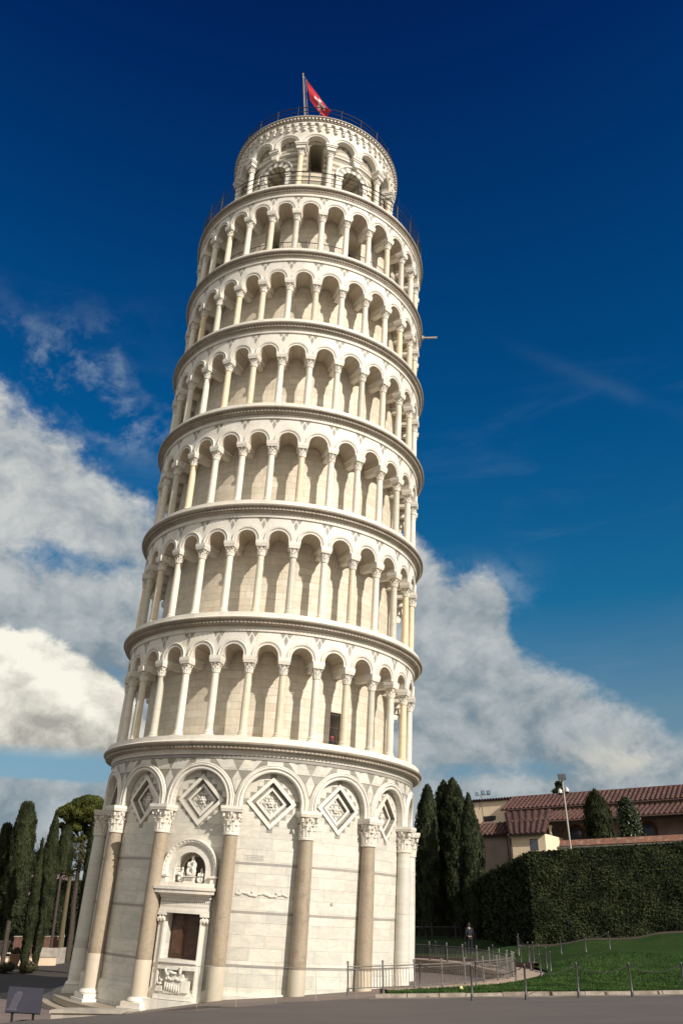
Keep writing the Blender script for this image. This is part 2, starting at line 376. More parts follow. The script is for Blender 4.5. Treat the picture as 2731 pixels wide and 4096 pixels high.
RW = [7.36, 6.35, 6.35, 6.33, 6.30, 6.24, 6.20]
PH0 = -3.0
ZA = [7.52, 14.06, 19.82, 25.42, 31.02, 36.27, 41.66]           # abacus tops

# carved capital pieces
def leaf(mb, a, r0, z0, h, w, out, mi=0, lean=.35):
    rows = []
    for i in range(6):
        t = i/5; r = r0+out*(t**2.2)*1.0+.01; z = z0+h*(t if t < .8 else .8+(t-.8)*.2)-(.10*h if i == 5 else 0)
        ww = w*(.75+.5*sin(pi*min(t*1.1, 1)))*(1 if i < 5 else .45)
        if i == 5: r += out*.18
        rows.append([((r+.03*(abs(k) < .5))*sin(a+k*ww/r0), -(r+.03*(abs(k) < .5))*cos(a+k*ww/r0), z) for k in (-1, -.5, 0, .5, 1)])
    mb.grid(rows, mi)
def capital_mesh(name, r, h, big, mat):
    mb = MB(); n = 8
    mb.lathe([(r*1.0, 0), (r*1.16, .0), (r*1.2, h*.03), (r*1.16, h*.07), (r*1.0, h*.08), (r*1.02, h*.5), (r*1.15, h*.8), (r*1.42, h*.98), (r*1.2, h)], 20)
    for i in range(n): leaf(mb, 2*pi*i/n, r*1.03, h*.08, h*.40, r*.30, r*.32)
    for i in range(n): leaf(mb, 2*pi*(i+.5)/n, r*1.05, h*.10, h*.66, r*.30, r*.42)
    for i in range(4):
        a = pi/4+i*pi/2
        leaf(mb, a, r*1.1, h*.30, h*.62, r*.26, r*.62)
        c = Vector((sin(a), -cos(a), 0))*(r*1.62)
        pts = [c*(1-.25*t)+Vector((0, 0, h*(.74+.2*t))) for t in (0, .5, 1)]
        mb.ball((c.x, c.y, h*.84), (r*.20, r*.20, h*.11), 8, 6)
        if big:
            for s_ in (-1, 1):
                aa = a+s_*.5; cc = Vector((sin(aa), -cos(aa), 0))*(r*1.34); mb.ball((cc.x, cc.y, h*.80), (r*.13, r*.13, h*.07), 6, 5)
        b_ = i*pi/2; cc = Vector((sin(b_), -cos(b_), 0))*(r*1.42); mb.ball((cc.x, cc.y, h*.92), (r*.15, r*.15, h*.08), 6, 5)
    return mb.mesh(name, mat, 40)
cap_big = capital_mesh('capital', .285, .84, True, M_smooth)
cap_small = capital_mesh('capital', .150, .44, False, M_smooth)
def abacus(mb, z0, z1, hw, hb=None):
    hb = hb or hw*.86; h = z1-z0
    mb.box(-hw, hw, -hw, hw, z0+h*.45, z1)
    mb.box(-hb, hb, -hb, hb, z0, z0+h*.45, tx=hw*.985/hb, ty=hw*.985/hb)

# ---------------- ground storey
mb = MB()
PC = -15.6                                                       # portal axis
wall_holes(mb, RW[0], .55, -2.0, 6.6, [(PC, .77, 1.72, 3.37, False), (PC, .70, 4.51, 4.98, True)], step=2.0)
mb.lathe([(RW[0]+.14, -2), (RW[0]+.14, .62), (RW[0]+.10, .70), (RW[0]+.002, .74)], 150)
ground_wall = mb.build('ground_storey_wall', M_ground, tower)
mb = MB()
for z in (5.37, 3.55, 1.64):
    skip = z < 5
    for k in range(15):
        a = radians(PH0+24*k); b = radians(PH0+24*(k+1))
        if k == 14 and z > 0: 
            for s0, s1 in ((a, radians(PC)-.165), (radians(PC)+.165, b)):
                s0 = s0 if s0 < 2 else s0-2*pi; s1 = s1 if s1 < 2 else s1-2*pi
                mb.lathe([(RW[0], z-.05), (RW[0]+.006, z-.05), (RW[0]+.006, z+.05), (RW[0], z+.05)], 6, s0, s1)
        else: mb.lathe([(RW[0], z-.05), (RW[0]+.006, z-.05), (RW[0]+.006, z+.05), (RW[0], z+.05)], 8, a, b)
mb.build('marble_band', M_band, tower)
# one bay of blind arcade: arch plate, archivolt, sunk panel
A_ = 1.06; LZ = 7.79
def diamond_pt(a, sc): 
    c, s_ = cos(a), sin(a); k = sc/(abs(c)+abs(s_)); return c*k, LZ+s_*k
def blind_bay(k):
    deg = PH0+12+24*k; xf = CY(deg, 7.62); W = radians(24)*7.62
    mb = MB()
    bay_plate(mb, xf, W, 1.25, 7.50, 7.75, 9.60, 0.0, -.24, 26)
    o = mb.build('arch_wall', M_ground, tower, 30)
    mb = MB()
    prof = [(1.25, -.02), (1.25, .05), (1.29, .085), (1.36, .085), (1.365, .01), (1.40, .01), (1.41, .10), (1.45, .12), (1.49, .10), (1.505, .04), (1.525, .04), (1.53, .08), (1.56, .07), (1.575, .0)]
    sweep(mb, arch_path(0, 7.75, 7.50, 30), prof, xf)
    mb.build('archivolt', M_arch, o, 30)
    x2 = CY(deg, RW[0])
    mb = MB(); n = 48; sc0 = A_*.80
    inn = [diamond_pt(2*pi*i/n, sc0) for i in range(n)]; out = []
    for i in range(n):
        a = 2*pi*i/n; kk = min(1.50/max(abs(cos(a)), 1e-9), (1.19 if sin(a) < 0 else 1.6)/max(abs(sin(a)), 1e-9)); out.append((cos(a)*kk, LZ+sin(a)*kk))
    mb.grid([[(p[0], 0, p[1]) for p in r] for r in (inn, [((p[0]+q[0])/2, (p[1]+q[1])/2) for p, q in zip(inn, out)], out)], 0, x2, cv=True)
    t = mb.build('tympanum_wall', M_ground, tower)
    # stepped grey inlay, nested lozenge frames, sunk mosaic
    mb = MB(); st = A_/4
    for q in range(4):
        for j in range(5 if q % 2 == 0 else 5):
            f = j/4
            P = [(A_*f, A_*(1-f)), (A_*(1-f), -A_*f), (-A_*f, -A_*(1-f)), (-A_*(1-f), A_*f)][q]
            if j == 4: continue
            h_ = st*.49
            mb.prism([(P[0]-h_, LZ+P[1]-h_), (P[0]+h_, LZ+P[1]-h_), (P[0]+h_, LZ+P[1]+h_), (P[0]-h_, LZ+P[1]+h_)], 0, .005, 0, x2)
    mb.build('stepped_inlay', M_grey, t)
    def ring(mb, a, b, da, db, mi):
        m = 8; pa = []; pb = []
        for q in range(4):
            c0 = [(1, 0), (0, 1), (-1, 0), (0, -1)]
            for i in range(m):
                f = i/m; x = c0[q][0]*(1-f)+c0[(q+1) % 4][0]*f; z = c0[q][1]*(1-f)+c0[(q+1) % 4][1]*f
                pa.append((x*a, da, LZ+z*a)); pb.append((x*b, db, LZ+z*b))
        mb.grid([pa, pb], mi, x2, cv=True)
    mb = MB(); q = A_
    for a, b, da, db, mi in ((1.0, 1.0, .0, .06, 0), (1.0, .80, .06, .06, 0), (.80, .80, .06, -.16, 1), (.80, .64, -.16, -.16, 1), (.64, .64, -.16, -.10, 0), (.64, .50, -.10, -.10, 0), (.50, .50, -.10, -.25, 1), (.5, .0001, -.25, -.25, 2)):
        ring(mb, a*q, b*q, da, db, mi)
    mb.build('lozenge_frame', [M_smooth, M_grey, M_arch], t)
    mb = MB()
    g = .115
    for i in range(-4, 5):
        for j in range(-4, 5):
            cx, cz = i*g, j*g
            if abs(cx)+abs(cz) > .5*q-.04 or (abs(i) < 1 and abs(j) < 1): continue
            h_ = g*.47
            tri = [(cx-h_, LZ+cz-h_), (cx+h_, LZ+cz-h_), (cx-h_, LZ+cz+h_)] if (i*j) % 2 == 0 else [(cx+h_, LZ+cz+h_), (cx-h_, LZ+cz+h_), (cx+h_, LZ+cz-h_)]
            mb.prism(tri, -.25, -.245, 0, x2)
    mb.build('mosaic_inlay', M_grey, t)
    mb = MB(); mb.ball((0, -.19, LZ), (.07, .08, .07), 8, 6, 0, x2)
    for i in range(6):
        a = i*pi/3; mb.ball((.11*cos(a), -.21, LZ+.11*sin(a)), (.062, .05, .062), 8, 6, 0, x2)
    mb.build('rosette', M_smooth, t, 60)
    # spandrel inlay between this arch and the next
    x3 = CY(deg+12, 7.62)
    mb = MB()
    ns = 14; sp = 1.58; lo = []; hi = []
    for i in range(ns+1):
        s_ = -1.25+2.5*i/ns; dx = sp-abs(s_); zb = 7.75+sqrt(max(1.52**2-dx*dx, 0)); lo.append((s_, .004, max(zb, 8.02))); hi.append((s_, .004, 9.50))
    mb.grid([lo, hi], 0, x3)
    for pl in ([(-.26, 9.47), (-1.02, 9.47), (-.66, 9.03), (-.03, 9.03)], [(.26, 9.47), (1.02, 9.47), (.66, 9.03), (.03, 9.03)], [(0, 9.02), (.20, 8.66), (0, 8.12), (-.20, 8.66)]):
        mb.prism(pl, .004, .012, 1, x3)
    mb.build('spandrel_inlay', [M_grey, M_ground], tower)
for k in range(15): blind_bay(k)
mb = MB(); mb.lathe([(7.62, 9.48), (7.66, 9.49), (7.67, 9.60), (7.64, 9.62)], 150); mb.build('frieze_band', M_band, tower)

# ground half columns
def gcol(var):
    mb = MB(); r0, r1 = .335, .285
    mb.box(-.60, .60, -.54, .5, -.34, -.02); mb.box(-.48, .48, -.46, .46, -.02, .16)
    mb.lathe([(.42, .16), (.45, .20), (.43, .26), (.37, .30), (.355, .34)], 28, mi=0)
    mb.lathe([(.352, .34), (.345, 1.60), (.338, 1.62)], 28, mi=2)
    prof = []
    for i in range(15):
        t = i/14; prof.append((r0+(r1-r0)*t+.012*sin(pi*t), 1.625+(6.40-1.625)*t))
    mb.lathe([(.33, 1.61)]+prof, 28, mi=1)
    mb.lathe([(r1, 6.38), (r1+.05, 6.40), (r1+.055, 6.44), (r1+.02, 6.47), (r1-.02, 6.48)], 28, mi=0)
    abacus(mb, 7.29, 7.52, .46, .42)
    return mb.mesh('half_column', [M_smooth, M_gran, M_granb], 40)
M_granb = marble('repaired_shaft_stone', (.50, .43, .33), (.46, .40, .31), (.4, .34, .25), bw=20, bh=50, dirt=.4, patch=.2)
gm = gcol(0)
M_wshaft = marble('white_half_column', (.60, .57, .50), (.53, .51, .455), MORT, bw=20, bh=1.9, dirt=.35)
gm2 = gm.copy(); gm2.materials[1] = M_wshaft; gm2.materials[2] = M_smooth
for k in range(15):
    a = radians(PH0-48+24*k); g_ = gm2 if k in (0, 5, 6, 10) and k != 0 else gm
    R = 7.64; loc = (R*sin(a), -R*cos(a), 0)
    if k == 14: g_ = gm2
    c = link('half_column', g_, tower, loc, a)
    if k in (5,): c['label'] = 'smooth white half column'
    link('capital', cap_big, c, (0, 0, 6.45))

# steps at the low left foot of the tower
mb = MB(); mb.lathe([(7.4, -.12), (8.55, -.12), (8.55, -.34), (7.4, -.34)], 60, radians(-95), radians(-4)); mb.lathe([(7.4, -.36), (9.0, -.36), (9.0, -1.2)], 60, radians(-100), radians(-30))
mb.build('base_step', marble('worn_step_stone', (.42, .37, .30), (.33, .29, .24), MORT, bw=1.6, bh=.2, dirt=.8), tower, 30)

# ---------------- portal
px_ = CY(PC, 7.46); mb = MB()
for sg in (-1, 1):
    mb.box(sg*.77 if sg > 0 else -1.10, 1.10 if sg > 0 else -.77, -.15, .05, -.3, 3.04, 0, px_, 3)
    mb.box(sg*.77 if sg > 0 else -.84, .84 if sg > 0 else -.77, .05, .12, .5, 3.04, 0, px_, 1)
    mb.box(*((.74, 1.13) if sg > 0 else (-1.13, -.74)), -.15, .16, 3.27, 3.37, 0, px_, 3)
    for i in range(5):
        x0 = sg*(.80+.07*i); mb.ball((x0, .12, 3.12+.04*(i % 2)), (.05, .06, .10), 6, 5, 0, px_)
fr = mb.build('portal_frame', M_smooth, tower)
mb = MB(); mb.box(-1.12, 1.12, -.15, .14, 3.37, 3.49, 0, px_, 8); mb.box(-1.10, 1.10, -.15, .10, 3.49, 3.93, 0, px_, 8)
mb.prism([(-1.10, 3.93), (1.10, 3.93), (1.10, 4.0), (-1.10, 4.0)], 0, .18, 0, px_)
mb.box(-1.12, 1.12, -.15, .17, 3.93, 4.00, 0, px_, 8)
mb.box(-1.24, 1.24, -.15, .42, 4.10, 4.24, 0, px_, 8); mb.box(-1.28, 1.28, -.15, .47, 4.24, 4.35, 0, px_, 8)
rows = [[(s_/4*1.14, d, z) for s_ in range(-4, 5)] for d, z in ((.16, 4.0), (.38, 4.10))]; mb.grid(rows, 0, px_)
mb.box(-1.22, 1.22, -.15, .20, 4.35, 4.51, 0, px_, 8)
ent = mb.build('portal_entablature', M_smooth, tower)
mb = MB()
for i in range(26):
    s_ = -1.03+i*2.06/25; mb.ball((s_, .095, 3.78), (.026, .02, .055), 6, 5, 0, px_); mb.ball((s_+.04, .095, 3.63), (.022, .02, .045), 6, 5, 1, px_)
mb.build('carved_frieze', [M_band, M_granb], ent)
mb = MB()
for sg in (-1, 1):
    mb.box(*((.98, 1.22) if sg > 0 else (-1.22, -.98)), -.1, .14, 4.51, 4.80, 0, px_, 2); mb.box(*((.92, 1.28) if sg > 0 else (-1.28, -.92)), -.1, .20, 4.72, 4.80, 0, px_, 2)
P_ = arch_path(0, 4.98, 4.80, 24)
sweep(mb, P_, [(1.02, -.1), (1.02, .05), (1.05, .09), (1.10, .12), (1.15, .12), (1.17, .16), (1.21, .16), (1.23, .10), (1.23, -.12)], px_)
sweep(mb, arch_path(0, 4.98, 4.51, 24), [(.70, -.12), (.70, .0), (1.03, .0)], px_)
for i in range(21):
    a = pi*i/20; mb.ball((1.13*cos(a), .12, 4.98+1.13*sin(a)), (.035, .03, .035), 6, 4, 0, px_)
lun = mb.build('lunette_arch', M_smooth, tower, 30)
mb = MB(); mb.prism([(-.75, 4.45), (.75, 4.45), (.75, 5.0)]+[(.75*cos(pi*i/16), 5.0+.75*sin(pi*i/16)) for i in range(1, 16)]+[(-.75, 5.0)], -.62, -.55, 0, px_)
sweep(mb, arch_path(0, 4.98, 4.6, 20), [(.70, -.5), (.58, -.5), (.56, -.54)], px_, 1)
mb.build('niche_back', [plain('mosaic_niche', (.16, .12, .09), (.07, .055, .05), sc=22), M_granb], lun)
# door leaves
for sg in (-1, 1):
    mb = MB(); x0, x1 = (0.006, .80) if sg > 0 else (-.80, -.006)
    mb.box(x0, x1, -.52, -.46, 1.60, 3.45, 0, px_, 3)
    c0, c1 = x0+.13, x1-.13
    for z0, z1 in ((1.85, 2.95), (3.05, 3.33)):
        mb.box(c0-.05, c1+.05, -.46, -.43, z0-.05, z1+.05, 0, px_, 2); mb.box(c0, c1, -.43, -.42, z0, z1, 0, px_, 2)
        mb.box(c0+.05, c1-.05, -.42, -.385, z0+.05, z1-.05, 0, px_, 2)
    d_ = mb.build('door_leaf', M_wood, tower)
mb = MB()
mb.box(-.80, .80, -.5, .20, 1.60, 1.72, 0, px_, 4); mb.box(-.76, .76, -.3, .12, 1.48, 1.60, 0, px_, 4); mb.box(-.80, .80, -.2, .16, 1.36, 1.48, 0, px_, 4)
mb.box(-.78, .78, -.1, .28, .34, .50, 0, px_, 4); mb.box(-1.16, 1.16, -.1, .40, -.05, .32, 0, px_, 4)
mb.build('door_sill', M_smooth, tower)
def blobmesh(name, balls, mat, parent, vox, xf=None):
    mb = MB()
    for b_ in balls: mb.ball(b_[0], b_[1], 12, 8, 0, xf)
    o = mb.build(name, mat, parent, 180)
    r = o.modifiers.new('remesh', 'REMESH'); r.mode = 'VOXEL'; r.voxel_size = vox; r.use_smooth_shade = True
    sm = o.modifiers.new('smooth', 'SMOOTH'); sm.iterations = 2; sm.factor = .5
    return o
rd = random.Random(5)
mb = MB(); mb.box(-.42, .36, -.1, .16, .55, 1.22, 0, px_, 3, tx=.9); mb.box(-.80, .80, -.1, .10, .50, .60, 0, px_, 4); mb.box(-.76, -.45, -.1, .22, .60, .78, 0, px_, 2, tx=.8); mb.box(.30, .62, -.1, .2, .60, 1.0, 0, px_, 2, ty=.8)
mb.build('fragment_block', M_smooth, tower)
bl = []
for i in range(7):
    bl.append(((-.36+i*.10, .18, .80-.02*i), (.035, .05, .15))); bl.append(((-.33+i*.10, .20, 1.04+.03*sin(i*2)), (.06, .05, .06)))
bl += [((-.30, .2, 1.20), (.10, .07, .07)), ((-.05, .22, 1.25), (.16, .08, .05)), ((.22, .2, 1.30), (.07, .06, .12)), ((.22, .2, 1.44), (.05, .05, .05)), ((-.40, .2, 1.33), (.05, .05, .09)), ((-.2, .2, 1.3), (.14, .05, .035)), ((-.62, .18, .86), (.12, .06, .05)), ((-.55, .18, .98), (.07, .05, .05))]
blobmesh('carved_fragment', bl, M_smooth, tower, .022, px_)
# lunette statues
def statue(name, cx, z, h, parent, child=False, turn=0):
    k = h; B = [((cx, -.22, z+.86*k), (.085*k, .10*k, .115*k)), ((cx, -.26, z+.74*k), (.10*k, .09*k, .12*k)), ((cx, -.22, z+.55*k), (.20*k, .14*k, .18*k)), ((cx, -.20, z+.30*k), (.23*k, .18*k, .25*k)),
         ((cx-.15*k, -.16, z+.22*k), (.12*k, .17*k, .18*k)), ((cx+.15*k, -.16, z+.22*k), (.12*k, .17*k, .18*k)), ((cx, -.2, z+.08*k), (.26*k, .2*k, .1*k)),
         ((cx-.19*k, -.18, z+.50*k), (.07*k, .1*k, .16*k)), ((cx+.19*k, -.18, z+.50*k), (.07*k, .1*k, .16*k)), ((cx-.02*k, -.10, z+.44*k), (.12*k, .06*k, .05*k))]
    if child: B += [((cx+.17*k, -.06, z+.66*k), (.06*k, .06*k, .07*k)), ((cx+.17*k, -.07, z+.50*k), (.08*k, .08*k, .13*k)), ((cx+.13*k, -.03, z+.36*k), (.06*k, .08*k, .09*k))]
    if turn: B += [((cx+turn*.20*k, -.08, z+.52*k), (.05*k, .08*k, .14*k)), ((cx+turn*.1*k, -.03, z+.5*k), (.05*k, .06*k, .05*k))]
    return blobmesh(name, B, M_smooth, parent, .016, px_)
mb = MB(); mb.box(-.24, .24, -.4, .02, 4.515, 4.56, 0, px_); mb.box(-.21, .21, -.38, -.02, 4.56, 4.73, 0, px_); mb.box(-.25, .25, -.4, .03, 4.73, 4.77, 0, px_); mb.box(-.15, .15, -.02, .0, 4.59, 4.70, 1, px_)
mb.build('statue_pedestal', [M_smooth, M_band], tower)
statue('seated_statue', .0, 4.77, .82, tower, True); statue('kneeling_statue', -.43, 4.52, .60, tower, False, -1); statue('kneeling_statue', .46, 4.52, .58, tower, False, 1)
# animal frieze relief & plaques on the wall right of the door
xr = CY(9, RW[0]); rd = random.Random(2); B = []
s_ = -1.02
for i in range(13):
    B.append(((s_, .02, 4.22+.05*sin(i*1.3)), (.10+rd.random()*.05, .035, .045+rd.random()*.025)))
    if i % 3 == 0: B.append(((s_+.05, .02, 4.31), (.05, .035, .05)))
    s_ += .165
blobmesh('animal_frieze', B, M_ground, tower, .02, xr)
B = [((-.95, .02, 5.0), (.06, .03, .05))]
blobmesh('carved_head', [((-.95, .02, 4.93), (.05, .04, .07))], M_ground, tower, .02, CY(-39, RW[0])) 
mb = MB(); mb.box(-.95, -.10, 0, .014, 5.50, 5.74, 0, xr, 4)
for r in range(3):
    for i in range(15): mb.box(-.90+i*.052, -.90+i*.052+.022+.012*((i*7+r) % 3), .014, .018, 5.53+r*.065, 5.565+r*.065, 1, xr)
mb.build('inscription_plaque', [M_ground, M_band], tower)
mb = MB(); mb.lathe([(0.0, .03), (.05, .028), (.06, .01), (.075, 0)], 16, xf=lambda x, y, z: CY(33, RW[0])(x-.1, z, 4.02+y)); mb.build('wall_boss', M_band, tower)

# ---------------- cornices
def cornice(T, Rw, Rk, Rin, big=False, cover=M_corn):
    mb = MB(); h = .85 if not big else .78; e = Rk
    P = [(Rw-.02, T-h), (Rw+.07, T-h+.02), (Rw+.08, T-h+.09), (Rw+.05, T-h+.11), (Rw+.05, T-h+.20), (Rw+.10, T-h+.22), (e-.16, T-.52), (e-.17, T-.44), (e-.10, T-.40), (e-.02, T-.36), (e, T-.33), (e, T-.27), (e-.05, T-.25)]
    mb.lathe(P[:6], 150, mi=1); mb.lathe(P[5:], 150, mi=0)
    mb.lathe([(e-.05, T-.25), (e-.13, T-.20), (e-.14, T), (Rin, T)], 150, mi=1)
    n = 270
    for i in range(n):
        a = 360*i/n; mb.box(-.045, .045, -.02, .055, T-.53, T-.455, 0, CY(a, e-.17))
    return mb.build('cornice', [cover, M_smooth], tower, 35)
for i in range(7):
    T = LV[i+1]; Rf = (7.62 if i == 0 else RC[i]+.15)
    cornice(T, Rf, RK[i], (RW[i+1] if i < 6 else 4.0)-.1, i == 0)

# ---------------- galleries
def shaft_mesh(z0, zn, r=.178, name='column'):
    mb = MB(); h = zn-z0
    mb.box(-.25, .25, -.25, .25, 0, .09)
    mb.lathe([(.235, .09), (.25, .115), (.245, .15), (.205, .175), (.20, .20), (.215, .225), (.205, .25), (r+.012, .27), (r+.002, .31)]+[(r+(-.022)*t/8+.006*sin(pi*t/8), .31+(h-.34)*t/8) for t in range(9)]+[(r+.012, h-.02), (r+.015, h), (r-.03, h+.01)], 20, mi=1)
    return mb
front = [k for k in range(30)]
def is_front(k):
    a = (PH0+12*k+180) % 360-180; return abs(a+3) <= 91
for i in range(1, 7):
    z0, T, za, R = LV[i], LV[i+1], ZA[i], RC[i]; zn = za-.75; Rf = R+.15
    # inner wall
    mb = MB(); holes = []
    if i == 1: holes = [(35.25, .34, 10.42, 12.20, False), (-118, .5, 10.42, 12.6, True), (130, .5, 10.42, 12.6, True)]
    if i == 6: holes = [(-18.0, .48, 38.46, 41.3, False), (30.0, .50, 38.46, 41.3, False), (150, .6, 38.46, 40.8, False)]
    wall_holes(mb, RW[i], 1.2, z0-.3, T-.3, holes, step=2.4)
    gw = mb.build('gallery_wall', M_wall, tower)
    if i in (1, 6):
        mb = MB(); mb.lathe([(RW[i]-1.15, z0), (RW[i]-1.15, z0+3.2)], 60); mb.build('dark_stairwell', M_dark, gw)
    # arcade with radial vaults
    mb = MB(); W = radians(12)*Rf; ro = .50 if i < 6 else .52
    if i > 3: ro -= .01
    ar_front = MB()
    for k in range(30):
        xf = CY(PH0+6+12*k, Rf)
        bay_plate(mb, xf, W, ro, za, za+.07, T-.80, 0, -(Rf-RW[i]-.02), 14, 0, True, 1)
        xb = CY(PH0+12*k, Rf)
        mb.box(-.17, .17, -(Rf-RW[i]-.02), -.42, za-.29, za-.004, 2, xb)
    arc = mb.build('arcade', [M_arch, M_soff, M_smooth], tower, 30)
    def archi(mb):
        xf = CY(0, Rf)
        sweep(mb, arch_path(0, za+.07, za, 18), [(ro-.005, -.03), (ro-.005, .04), (ro+.065, .05), (ro+.07, -.02), (ro+.105, -.02), (ro+.11, .06), (ro+.17, .085), (ro+.20, .06), (ro+.21, .0), (ro+.262, .02), (ro+.27, -.01)], xf)
    am = MB(); archi(am); ame = am.mesh('archivolt', M_arch, 30)
    back = MB()
    for k in range(30):
        a = radians(PH0+6+12*k)
        if abs(((PH0+6+12*k)+183) % 360-180) <= 87: link('archivolt', ame, arc, None, a)
        else:
            ca, sa = cos(a), sin(a); back.add([(x*ca-y*sa, x*sa+y*ca, z) for x, y, z in am.v], am.f)
    bo = back.build('archivolt', M_arch, arc, 30); bo['kind'] = 'stuff'
    # little triangles between the arches
    def tri(mb, k):
        xf = CY(0 if k is None else PH0+12*k, Rf); zt = T-.84
        for sg in (-1, 1): mb.prism([(sg*.02, zt-.02), (sg*.30, zt-.02), (sg*.15, zt-.26)], 0, .006, 0, xf)
        mb.prism([(0, zt-.10), (.10, zt-.34), (0, zt-.62), (-.10, zt-.34)], 0, .006, 1, xf)
    mb = MB(); tri(mb, None); tme = mb.mesh('triangle_inlay', [M_grey, M_band]); bk = MB()
    for k in range(30):
        if is_front(k): link('triangle_inlay', tme, arc, None, radians(PH0+12*k))
        else: tri(bk, k)
    bk.build('triangle_inlay', [M_grey, M_band], arc)['kind'] = 'stuff'
    # columns
    mb = shaft_mesh(z0, zn); abacus(mb, za-.31-z0, za-z0-.003, .285, .25)
    cm = mb.mesh('column', [M_smooth, M_shaft], 40)
    bk = MB()
    for k in range(30):
        a = radians(PH0+12*k)
        if is_front(k):
            c = link('column', cm, tower, (R*sin(a), -R*cos(a), z0), a); link('capital', cap_small, c, (0, 0, zn-z0))
        else:
            ca, sa = cos(a), sin(a)
            for vs, off in ((mb, 0.0),):
                b0 = len(bk.v); bk.v += [(x*ca-y*sa+R*sa, x*sa+y*ca-R*ca, z+z0) for x, y, z in vs.v]; bk.f += [tuple(b0+q for q in f) for f in vs.f]; bk.m += vs.m
            bk.lathe([(.16, 0), (.19, .02), (.16, .06), (.18, .3), (.26, .44)], 10, xf=lambda x, y, z: (x+R*sa, y-R*ca, z+zn))
    bo = bk.build('column', [M_smooth, M_shaft], tower, 40); bo['kind'] = 'stuff'
# barred opening on the lowest gallery
mb = MB(); xf = CY(35.25, RW[1]-.08)
for j in range(7): mb.box(-.33+.11*j-.012, -.33+.11*j+.012, -.012, .012, 10.42, 12.20, 0, xf)
for z in (10.9, 11.5, 12.1): mb.box(-.34, .34, -.018, .018, z-.02, z+.02, 0, xf)
mb.build('window_grille', M_iron, tower)
mb = MB(); mb.box(-.75, -.45, -.02, .28, 10.41, 10.62, 0, CY(35.25, RW[1]+.2)); mb.build('cable_box', M_smooth, tower)
# steel railing on the top gallery
def railing(name, R, z, nb, h, post_r, bars, mats, a_off=0.0, rails=(1.0,), finial=False, lab=None, parent=tower, a0=0, a1=360, wire=None, seg=6):
    root = None
    mb = MB(); da = (a1-a0)/nb
    for hh in rails:
        pts = [(R*sin(radians(a0+a_off+i*da/seg)), -R*cos(radians(a0+a_off+i*da/seg)), z+h*hh) for i in range(nb*seg+1)]
        mb.tube(pts, (.032 if finial else .022) if hh == rails[0] else (.022 if finial else .014), 6)
    if bars:
        for i in range(nb*bars):
            a = radians(a0+a_off+i*da/bars); mb.tube([(R*sin(a), -R*cos(a), z+.06), (R*sin(a), -R*cos(a), z+h)], .010, 4)
    if wire:
        for hh in wire:
            mb.tube([((R+.05)*sin(radians(a0+i*2)), -(R+.05)*cos(radians(a0+i*2)), z+hh) for i in range(181)], .007, 4)
    r = mb.build(name, mats, parent)
    pm = MB(); pm.tube([(0, 0, 0), (0, 0, h+.02)], post_r, 8)
    if finial: pm.ball((0, 0, h+.07), .055, 8, 6)
    if wire: pm.tube([(0, -.05, 0), (0, -.05, wire[-1])], .010, 5)
    me = pm.mesh('post', mats)
    for i in range(nb):
        a = a0+a_off+i*da
        if abs((a+180) % 360-180) < 100: link('post', me, r, (R*sin(radians(a)), -R*cos(radians(a)), z), radians(a))
    return r
railing('gallery_railing', 7.02, LV[6], 30, 1.05, .028, 10, M_steel, 3.0, (1.0, .12))
railing('terrace_railing', 7.55, LV[7], 30, 1.12, .045, 0, M_iron, 1.0, (1.0, .66, .33), True, wire=(1.45, 1.8))

# ---------------- belfry
BZ = LV[7]; BC = 3.75
_before = set(tower.children)
mb = MB(); holes = []
for k in range(6):
    holes.append((BC+60*k, .56, 47.25, 49.25, True)); holes.append((BC+30+60*k, .84, BZ+1.6, 47.3, True))
wall_holes(mb, 5.22, 1.9, BZ-.2, 51.2, holes, -180+BC, 180+BC, step=3.0)
bw_ = mb.build('belfry_wall', M_zebra, tower)
mb = MB(); mb.lathe([(4.20, BZ-.1), (.1, BZ-.08)], 40); mb.build('belfry_floor', M_soff, bw_)
mb = MB(); mb.lathe([(5.2, 50.9), (.1, 51.0)], 40); mb.build('belfry_ceiling', M_soff, bw_)
for k in range(6):
    for c_, r0, r1, zc_, z0_ in ((BC+30+60*k, .84, 1.24, 47.3, 46.3), ):
        xf = CY(c_, 5.22); mb = MB()
        sweep(mb, arch_path(0, zc_, z0_, 15), [(r0, -.35), (r0, .02), (r1, .02)], xf, alt=[0, 1])
        sweep(mb, arch_path(0, zc_, z0_+.9, 20), [(r1, 0), (r1, .07), (r1+.06, .11), (r1+.13, .11), (r1+.15, 0)], xf, 0)
        for sg in (-1, 1): mb.box(*sorted((sg*(r0-.06), sg*(r0+.26))), -.2, .07, zc_-.12, zc_+.04, 0, xf, 2)
        mb.build('bell_opening_arch', [M_smooth, M_grey], tower)
mb = MB()
for k in range(6): mb.lathe([(5.22, 48.86), (5.32, 48.92), (5.34, 49.02), (5.24, 49.06)], 20, radians(BC+60*k+9), radians(BC+60*k+51))
mb.build('string_course', M_smooth, tower)
